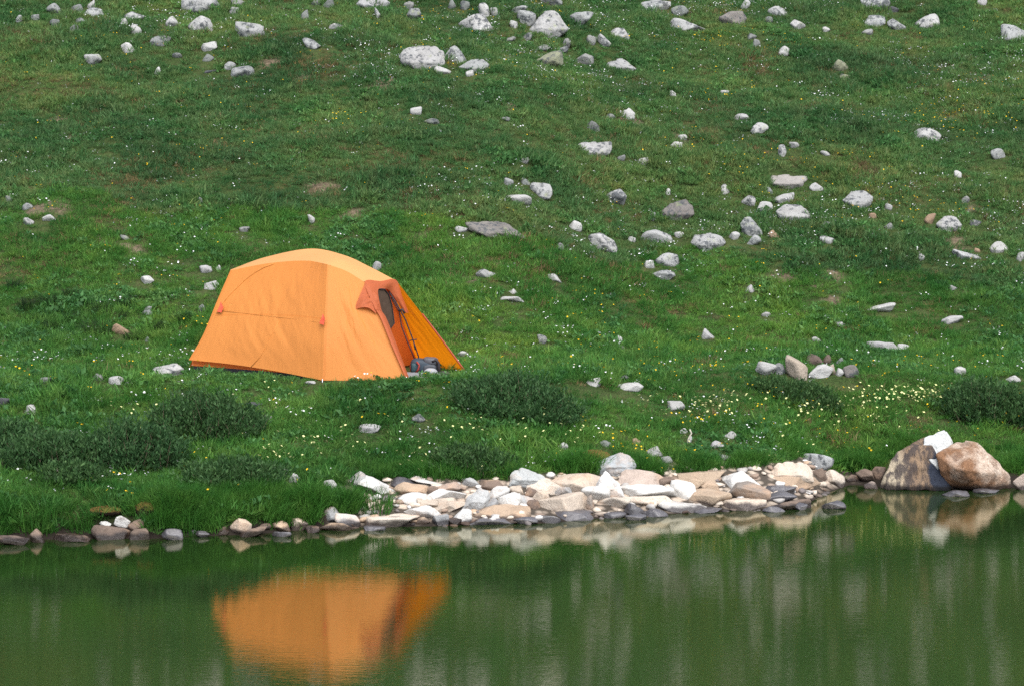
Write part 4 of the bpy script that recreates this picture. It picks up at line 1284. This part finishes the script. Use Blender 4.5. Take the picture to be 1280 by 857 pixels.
def petal_material(name, col):
    t = NT(name); tc = t.n('NewGeometry').outputs['Position']
    c = t.mix(t.ramp(t.noise(tc, 3, 2), .3, .7), tuple(v * .8 for v in col), col)
    p = t.bsdf(c, .7, .2)
    tr = t.n('BsdfTranslucent'); t.l(c, tr.inputs['Color'])
    mx = t.n('MixShader'); mx.inputs[0].default_value = .25; t.l(p, mx.inputs[1]); t.l(tr.outputs[0], mx.inputs[2])
    return t.done(mx.outputs[0])
P_WHITE = petal_material('white_petals', (.80, .80, .80))
P_YELLOW = petal_material('yellow_petals', (.80, .52, .02))
P_CREAM = petal_material('cream_petals', (.80, .78, .36))
C_WHITE = variant_collection('white flower variants', [('white_flower', petals(rs, k, .05, .06, .10, .011, 5), P_WHITE) for k in (1, 1, 2, 3, 5)])
C_YELLOW = variant_collection('yellow flower variants', [('yellow_flower', petals(rs, k, .06, .06, .11, .011, 5), P_YELLOW) for k in (1, 1, 2, 4)])
C_CREAM = variant_collection('cream flower variants', [('cream_flower', petals(rs, k, .05, .09, .17, .017, 4), P_CREAM) for k in (1, 2, 3)])

def scatter(name, pts, rot, scl, coll, label, cat):
    me = bpy.data.meshes.new(name)
    pts = np.asarray(pts, np.float32)
    me.vertices.add(len(pts)); me.vertices.foreach_set('co', pts.ravel())
    a = me.attributes.new('rot', 'FLOAT_VECTOR', 'POINT'); a.data.foreach_set('vector', np.asarray(rot, np.float32).ravel())
    a = me.attributes.new('scl', 'FLOAT', 'POINT'); a.data.foreach_set('value', np.asarray(scl, np.float32))
    nv = len(coll.objects)
    a = me.attributes.new('idx', 'INT', 'POINT'); a.data.foreach_set('value', NR.integers(0, nv, len(pts)).astype(np.int32))
    o = link(name, me)
    ng = bpy.data.node_groups.new(name + ' nodes', 'GeometryNodeTree')
    ng.interface.new_socket('Geometry', in_out='INPUT', socket_type='NodeSocketGeometry')
    ng.interface.new_socket('Geometry', in_out='OUTPUT', socket_type='NodeSocketGeometry')
    N = ng.nodes; gi = N.new('NodeGroupInput'); go = N.new('NodeGroupOutput')
    iop = N.new('GeometryNodeInstanceOnPoints'); ci = N.new('GeometryNodeCollectionInfo')
    ci.inputs['Collection'].default_value = coll; ci.inputs['Separate Children'].default_value = True; ci.inputs['Reset Children'].default_value = True
    def named(n, typ):
        k = N.new('GeometryNodeInputNamedAttribute'); k.data_type = typ; k.inputs['Name'].default_value = n
        return k.outputs[0]
    iop.inputs['Pick Instance'].default_value = True
    L = ng.links
    L.new(gi.outputs[0], iop.inputs['Points']); L.new(ci.outputs[0], iop.inputs['Instance'])
    L.new(named('idx', 'INT'), iop.inputs['Instance Index'])
    e2r = N.new('FunctionNodeEulerToRotation'); L.new(named('rot', 'FLOAT_VECTOR'), e2r.inputs[0]); L.new(e2r.outputs[0], iop.inputs['Rotation'])
    L.new(named('scl', 'FLOAT'), iop.inputs['Scale']); L.new(iop.outputs[0], go.inputs[0])
    o.modifiers.new('scatter', 'NODES').node_group = ng
    return tag(o, label, cat, kind='stuff')

# ---- where grass grows
_ge = [(-200, 672), (0, 672), (100, 665), (185, 666), (300, 662), (400, 654), (430, 650), (436, 640), (450, 622), (490, 600), (560, 600), (640, 598), (650, 592), (700, 590), (745, 590), (800, 592), (850, 594), (900, 587), (960, 580),
       (1000, 573), (1050, 586), (1080, 588), (1110, 590), (1150, 588), (1280, 592), (1500, 588)]
_gp = np.array([cast(a, b)[:2] for a, b in _ge]); _gp = _gp[np.argsort(_gp[:, 0])]
def edge(x): return np.interp(x, _gp[:, 0], _gp[:, 1])
SP = np.array(stone_spots)
tA, tN, tB, tC2, tT2 = [p[:2] for p in (TG(237, dA), TG(403, 0), TG(560, .8), TG(320, dC), TG(508, dV))]
foot = np.array([tA, tN, tT2, TG(582, dT)[:2], TG(520, dB)[:2], TG(320, dC)[:2]])
def in_poly(x, y, P):
    r = np.zeros(len(x), bool); n = len(P)
    for i in range(n):
        x1, y1 = P[i]; x2, y2 = P[(i + 1) % n]
        c = ((y1 > y) != (y2 > y)) & (x < (x2 - x1) * (y - y1) / (y2 - y1 + 1e-12) + x1)
        r ^= c
    return r
def candidates(n, y0=17.0, y1=46.0):
    y = np.sqrt(NR.uniform(y0 ** 2, y1 ** 2, n)) if False else NR.uniform(y0, y1, n)
    half = .285 * y + 1.2
    x = NR.uniform(-1, 1, n) * half
    keep = NR.uniform(0, 1, n) < half / (.285 * y1 + 1.2)
    return x[keep], y[keep]
def keepers(x, y, pad=1.0):
    """mask of spots free of stones and tent, and a height factor in front of stones"""
    ok = y > edge(x) + .05 * n2(x * 6, y * 6, 3)
    ok &= ~in_poly(x, y, foot)
    f = np.ones(len(x))
    for cx, cy, rx, ry, by in SP:
        dx = (x - cx); dy = (y - cy)
        m = (np.abs(dx) < rx * 3 + .4) & (np.abs(dy) < 1.2)
        if not m.any(): continue
        e = np.sqrt((dx[m] / (rx * pad + .01)) ** 2 + (dy[m] / (ry * pad + .01)) ** 2)
        o_ = ok[m]; o_ &= e > 1.0; ok[m] = o_
        front = (np.abs(dx[m]) < rx + .05) & (dy[m] < 0) & (dy[m] > -ry - .30)
        if rx < .13 or rx < .16 and cy < 24:
            fr2 = (np.abs(dx[m]) < rx + .06) & (dy[m] < .05) & (dy[m] > -ry - .26)
            o_ = ok[m]; o_ &= ~(fr2 & (NR.uniform(0, 1, len(o_)) < .72)); ok[m] = o_
        g = f[m]; g[front] = np.minimum(g[front], .58 if rx < .2 else .92); f[m] = g
    # the grass in front of the tent is trodden short
    d = np.sqrt(((x + 1.9) / 1.9) ** 2 + ((y - (YN + .1)) / .7) ** 2)
    f *= .78 + .22 * sstep(.7, 1.2, d)
    for (p_, q_) in ((foot[0], foot[1]), (foot[1], foot[2])):
        u_ = q_ - p_; l_ = np.hypot(*u_); u_ = u_ / l_
        t_ = np.clip((x - p_[0]) * u_[0] + (y - p_[1]) * u_[1], 0, l_)
        f = np.where(np.hypot(x - p_[0] - t_ * u_[0], y - p_[1] - t_ * u_[1]) < .16, np.minimum(f, .48), f)
    return ok, f
def place(x, y, f, smin=.7, smax=1.3, tilt=.25):
    z = height(x, y)
    n = len(x)
    rot = np.stack([NR.normal(0, tilt, n) + .12, NR.normal(0, tilt, n), NR.uniform(0, 6.283, n)], 1)
    return np.stack([x, y, z], 1), rot, NR.uniform(smin, smax, n) * f

x, y = candidates(150000)
ok, f = keepers(x, y, .88); so = soil(x, y)
ok &= NR.uniform(0, 1, len(x)) > so * .86
x, y, f = x[ok], y[ok], f[ok]
# tall and short patches
f = f * (.66 + .60 * np.clip(fb2(x * 1.1, y * 1.1, 71, 3) + .45, 0, 1.2) + .55 * np.clip(fb2(x * 3.3, y * 2.6, 73, 2), -.3, .8))
hi = (y + 2.5 * fb2(x * .4, y * .4, 55, 2)) > 27.0
kind = fb2(x * .9 + 40, y * .9, 88, 3) + NR.normal(0, .28, len(x))
dry = (kind > .52 - .07 * hi) & (y > 21); frb = (kind < -.46)
me_ = ~dry & ~frb & ~hi; up_ = ~dry & ~frb & hi
for nm, m, coll, lab, smn, smx in (('meadow_grass', me_, C_MEADOW, 'short bright green meadow grass on the terrace around the tent', .7, 1.3),
                         ('upland_grass', up_, C_HIGH, 'short olive green grass covering the upper slope', .7, 1.35),
                         ('meadow_herbs', frb, C_FORB, 'low leafy green herbs growing through the grass', .6, 1.3),
                         ('dry_grass', dry, C_DRY, 'tufts of tan dry grass among the green', .5, 1.0)):
    p, r_, s_ = place(x[m], y[m], f[m], smn, smx)
    scatter(nm, p, r_, s_, coll, lab, 'grass')

# sedge belt along the water
n = 9000
x = NR.uniform(-6.5, 7.0, n); b = np.abs(NR.normal(0, .45, n)); y = edge(x) + b + .02
ok, f = keepers(x, y, 1.0)
dens = sstep(-.25, .35, fb2(x * 1.5, y * 1.5, 17, 2) + .15 - b * .35) 
dens = np.maximum(dens, (x < -1.4) * (b < .7) * np.clip(.14 + 1.3 * fb2(x * 1.7, y * 1.7, 61, 2), .08, .9))
ok &= NR.uniform(0, 1, n) < dens
x, y, b, f = x[ok], y[ok], b[ok], f[ok]
p, r_, s_ = place(x, y, np.minimum(f, 1) * np.interp(b, [0, .4, 1.4], [.75, .55, .35]) * np.clip(.9 + 1.2 * fb2(x * 1.9, y * 1.9, 62, 2), .45, 1.3), .6, 1.15, .15)
scatter('shore_grass', p, r_, s_, C_TALL, 'long bright green grass along the top of the bank', 'grass')

# flowers
def flowers(name, n, densf, coll, lab, smn, smx):
    x, y = candidates(n)
    ok, f = keepers(x, y)
    ok &= NR.uniform(0, 1, len(x)) < densf(x, y)
    x, y = x[ok], y[ok]
    p, r_, s_ = place(x, y, np.ones(len(x)), smn, smx, .12)
    scatter(name, p, r_, s_, coll, lab, 'wildflowers')
flowers('white_wildflowers', 34000, lambda x, y: np.clip(.12 + 1.3 * sstep(-.1, .5, fb2(x * .45, y * .45, 101, 3)) * sstep(25.5, 29, y) + .55 * sstep(.05, .5, fb2(x * .8, y * .8, 33, 2)) * (y < 25), 0, 1) * .75,
        C_WHITE, 'tiny white wildflowers dotting the grass', .7, 1.4)
flowers('yellow_wildflowers', 30000, lambda x, y: np.clip(.08 + 1.1 * sstep(.05, .65, fb2(x * .55, y * .55, 201, 3)) * (.35 + .65 * sstep(-3, 2, x)), 0, 1) * .6,
        C_YELLOW, 'tiny yellow wildflowers dotting the grass', .8, 1.4)
cream_px = [(1130, 502, 75, 14, 75), (880, 515, 60, 16, 45), (660, 545, 160, 30, 45), (560, 585, 60, 15, 18), (1010, 575, 60, 20, 14), (400, 555, 60, 20, 16), (345, 580, 30, 8, 12), (1100, 540, 100, 20, 30), (240, 520, 200, 30, 20), (1020, 520, 60, 12, 18)]
pp = []
for cx, cy, rx, ry, k in cream_px:
    for _ in range(k):
        g = cast(cx + R.gauss(0, rx * .45), cy + R.gauss(0, ry * .45)); pp.append(g)
pp = np.array(pp)
ok, f = keepers(pp[:, 0], pp[:, 1]); pp = pp[ok]
p, r_, s_ = place(pp[:, 0], pp[:, 1], np.ones(len(pp)), .6, 1.1, .1)
scatter('cream_wildflowers', p, r_, s_, C_CREAM, 'pale cream wildflower heads in loose drifts near the shore', 'wildflowers')

# ------------------------------------------------------------------ shrubs and tussocks
M_STEM = simple('willow_bark', (.10, .075, .05), .8)
def shrub(px, py, w, h, label, seed, dens=1.0):
    """px,py: centre of the shrub in the photo, w,h its size there"""
    rs = np.random.default_rng(seed)
    g = cast(px, py + h * .42); s = g[1] / F; W = w * s; H = h * s * .80; D = W * .55
    root = empty('willow_shrub', g + np.array([0, D * .4, 0])); base = np.array(root.location)
    base[2] = float(height(base[0], base[1])); root.location = base
    n = int(300 * dens * max(.5, W / 1.4))
    C, U, stems = [], [], []
    for k in range(n):
        a = rs.uniform(0, 6.283); q = math.sqrt(rs.uniform(0, 1))
        bx, by = q * math.cos(a) * W * .40, q * math.sin(a) * D * .40
        bz = float(height(base[0] + bx, base[1] + by)) - base[2]
        hh = H * math.sqrt(1 - .86 * q * q) * rs.uniform(.70, 1.04) * (1 + .45 * n2(bx * 3.3, by * 3.3, seed))
        tip = np.array([bx * 1.22 + rs.normal(0, .06), by * 1.22 + rs.normal(0, .06), bz + hh])
        b0 = np.array([bx, by, bz - .02])
        mid = (b0 + tip) / 2 + rs.normal(0, .03, 3)
        m = rs.integers(22, 40)
        t = rs.uniform(.12, 1.0, m) ** .8
        c = (1 - t)[:, None] ** 2 * b0 + 2 * (t * (1 - t))[:, None] * mid + (t ** 2)[:, None] * tip
        c = c + rs.normal(0, .022, (m, 3))
        C.append(c); U.append(np.tile((tip - b0) / np.linalg.norm(tip - b0), (m, 1)))
        if k % 3 == 0: stems.append((b0, mid, tip))
    C = np.concatenate(C); U = np.concatenate(U)
    v, t_ = leaves(C, rs, .050, .018, U * .6)
    me = mesh_fast('foliage', v, t_, G_WILLOW); link('foliage', me, root)
    parts = []
    for b0, mid, tip in stems:
        e = np.array([.004, 0, 0]); e2 = np.array([0, .004, 0])
        V = np.array([b0 - e, b0 + e, mid - e * .7, mid + e * .7, tip, b0 + e2, mid + e2])
        parts.append((V, np.array([[0, 1, 3], [0, 3, 2], [2, 3, 4], [1, 5, 6], [1, 6, 3], [5, 0, 2], [5, 2, 6], [3, 6, 4], [6, 2, 4]])))
    v, t_ = join(parts)
    me = mesh_fast('stems', v, t_, M_STEM); link('stems', me, root)
    return tag(root, label, 'shrub', 'low willow shrubs')
shrub(647, 506, 172, 58, 'wide dark willow shrub in the middle of the meadow right of the tent', 1, 1.25)
shrub(252, 528, 152, 66, 'rounded willow shrub on the grass just below the tent', 2, 1.25)
shrub(62, 562, 130, 78, 'dense dark willow shrub with shaded base on the far left bank', 3, 1.3)
shrub(160, 563, 150, 74, 'low spreading dark willow shrub between the far left and rounded shrubs', 4, 1.3)
shrub(8, 548, 90, 60, 'willow shrub cut by the left edge above the shore', 5, 1.2)
shrub(1000, 499, 118, 32, 'small loose willow shrub right below the stone ring', 6, .9)
shrub(1238, 511, 125, 54, 'dark willow shrub by the right edge above the big boulders', 7, 1.2)
shrub(590, 580, 110, 38, 'leafy light green shrub at the top of the stone beach', 8, .9)
shrub(85, 597, 90, 30, 'low grey-green willow sprays at the foot of the far left shrubs', 9, .8)
shrub(290, 600, 150, 34, 'low grey-green willow sprays on the bank left of the sunk grey stone', 10, .8)
shrub(1292, 520, 56, 50, 'willow shrub cut by the right edge', 11, 1.0)

TUS = [blades(330, .26, .16, .42, .010, .40, rs, .9) for _ in range(3)]
def tussock(px, py, w, h, mat, label, grp, k, col):
    g = cast(px, py + h * .5); s = g[1] / F
    v, t_ = TUS[k % 3]
    key = ('tus', k % 3, mat.name)
    me = _ico.get(key)
    if me is None: me = _ico[key] = mesh_fast('tussock_blades', v, t_, mat)
    o = link('grass_tussock', me, loc=g + np.array([0, .5 * w * s * .5, -.01]))
    o.scale = (w * s / .82, w * s / .82 * .8, h * s / .36); o.rotation_euler = (0, 0, R.uniform(0, 6.28))
    return tag(o, label, 'grass tussock', grp)
TALLS = [(466, 622, 92, 46, 'tall sedge tussock in front of the white shore boulder, above the long flat slab'),
         (45, 640, 110, 62, 'thick tussock overhanging the bank in the far left corner'),
         (228, 646, 84, 46, 'bank tussock right of the moss-topped earth bank'),
         (270, 644, 70, 44, 'tall bank tussock between the lone dark dome and the tilted cream stone'),
         (330, 638, 80, 44, 'tall bank tussock behind the orange-brown stone'),
         (378, 638, 54, 40, 'bank tussock right above the trio of shore stones'),
         (95, 645, 66, 42, 'bank tussock above the long flat brown waterline stone'),
         (540, 585, 80, 32, 'short tussock at the grass edge behind the white-edged leaning slab'),
         (630, 580, 70, 40, 'tussock at the grass edge behind the grey-white triangular boulder'),
         (705, 578, 70, 34, 'tussock at the grass edge between the two grey boulders'),
         (820, 580, 60, 26, 'tussock right of the large blue-grey boulder'),
         (872, 582, 62, 26, 'tussock behind the flat-topped tan slab'),
         (930, 574, 60, 28, 'tussock at the grass edge behind the big white humped boulder'),
         (1062, 575, 54, 30, 'tussock between the grey-white boulder and the striped boulder'),
         (1262, 575, 50, 30, 'tussock behind the orange boulder at the right edge')]
for k, (a, b, c, d, lab) in enumerate(TALLS):
    tussock(a, b, c, d, G_TALL, lab, 'sedge tussocks along the shore', k, None)
DARKS = [(16, 356, 24, 12, 'dark tussock at the left edge, highest of the dark tussocks'), (33, 379, 34, 16, 'wide dark tussock second from the left edge'),
         (60, 376, 24, 14, 'dark tussock touching the right of the wide left one'), (88, 367, 22, 12, 'dark tussock in the upper row above the middle dark ones'),
         (124, 385, 28, 15, 'dark tussock straight above the largest one'), (155, 378, 22, 13, 'dark tussock below the tilted white stone'),
         (86, 397, 22, 12, 'small dark tussock left above the largest one'), (115, 412, 40, 17, 'largest dark tussock, left of the tan rounded stone'),
         (66, 406, 28, 12, 'dark tussock lowest on the left of the largest one'), (153, 396, 16, 11, 'small dark tussock just above the tan rounded stone'),
         (198, 406, 14, 12, 'narrow dark tussock right of the tan rounded stone'), (164, 421, 28, 9, 'low dark tussock under the tan rounded stone'), (228, 397, 22, 14, 'dark tussock beside the lower left wall of the tent')]
for k, (a, b, c, d, lab) in enumerate(DARKS):
    tussock(a, b - 3, c * 1.5, d * 1.8, G_DARK, lab, 'dark tussocks at the foot of the slope', k, None)

# moss clumps and a dry stick
def moss(px, py, w, h, label, seed):
    g = cast(px, py + h * .5); s = g[1] / F
    V, T_ = ico(5)
    P = V * np.array([w * s / 2, w * s * .35, h * s * .7]); P = roughen(P, V, seed, w * s * .06, w * s * .35)
    t = bpy.data.materials.get('moss')
    if t is None:
        q = NT('moss'); tc = q.n('TexCoord').outputs['Object']
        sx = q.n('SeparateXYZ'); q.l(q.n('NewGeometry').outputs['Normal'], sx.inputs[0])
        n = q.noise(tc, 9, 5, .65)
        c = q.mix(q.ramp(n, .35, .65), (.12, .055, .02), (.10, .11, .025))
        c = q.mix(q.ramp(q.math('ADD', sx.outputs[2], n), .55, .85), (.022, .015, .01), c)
        t = q.done(q.bsdf(c, .95, .1, q.bump(q.noise(tc, 50, 5, .7), 1, .03)))
    me = mesh_fast('moss_mound', P, T_, t)
    me.polygons.foreach_set('use_smooth', [True] * len(me.polygons))
    o = link('moss_mound', me, loc=g + np.array([0, -w * s * .05, h * s * .35]))
    return tag(o, label, 'moss mound')
moss(742, 571, 46, 18, 'dark brown mossy earth mound left of the large blue-grey boulder', 2)
moss(134, 636, 44, 9, 'orange-brown mossy overhang of earth on the far left bank', 4)
moss(182, 634, 30, 16, 'dry brown earth hump between bank tussocks on the left', 7)
g = cast(861, 553); sr = empty('dry_stick', g)
tube('stem', [g + np.array([-.02, 0, -.01]), g + np.array([.0, .01, .05]), g + np.array([.03, .02, .10]), g + np.array([.01, .03, .14])], .009, simple('bleached_wood', (.38, .34, .28), .8), sr)
tag(sr, 'bent pale dry stick standing in the flowery grass above the shore', 'stick')

# ------------------------------------------------------------------ light
w = bpy.data.worlds.new("World"); sc.world = w; w.use_nodes = True
nt = w.node_tree; nt.nodes.clear()
sky = nt.nodes.new('ShaderNodeTexSky'); sky.sky_type = 'NISHITA'; sky.sun_disc = False
EL, AZ = math.radians(58), math.radians(160)      # veiled sun, high behind the camera on the right
sky.sun_elevation = EL; sky.sun_rotation = AZ; sky.air_density = 1.0; sky.dust_density = 4.0; sky.ozone_density = 1.0; sky.altitude = 2500
bg = nt.nodes.new('ShaderNodeBackground'); bg.inputs['Strength'].default_value = .105
ow = nt.nodes.new('ShaderNodeOutputWorld')
bwn = nt.nodes.new('ShaderNodeRGBToBW'); mxn = nt.nodes.new('ShaderNodeMix'); mxn.data_type = 'RGBA'; mxn.inputs[0].default_value = .62
nt.links.new(sky.outputs[0], bwn.inputs[0]); nt.links.new(sky.outputs[0], mxn.inputs[6]); nt.links.new(bwn.outputs[0], mxn.inputs[7])
nt.links.new(mxn.outputs[2], bg.inputs[0]); nt.links.new(bg.outputs[0], ow.inputs[0])
sd = bpy.data.lights.new('sun', 'SUN'); sd.energy = 1.5; sd.angle = math.radians(65); sd.color = (1, .96, .90)
so_ = bpy.data.objects.new('sun', sd); COL.objects.link(so_)
sun_dir = Vector((math.sin(AZ) * math.cos(EL), math.cos(AZ) * math.cos(EL), math.sin(EL)))
so_.rotation_euler = sun_dir.to_track_quat('Z', 'Y').to_euler(); so_.location = sun_dir * 60

sc.view_settings.view_transform = 'Standard'
try: sc.view_settings.look = 'None'
except Exception: pass
sc.view_settings.gamma = 1.0; sc.view_settings.exposure = 2.15; sc.view_settings.use_curve_mapping = False
sc.render.engine = 'CYCLES'
cy = sc.cycles
cy.max_bounces = 6; cy.diffuse_bounces = 3; cy.glossy_bounces = 3; cy.transmission_bounces = 4; cy.transparent_max_bounces = 4
cy.use_denoising = False
cy.caustics_reflective = False; cy.caustics_refractive = False
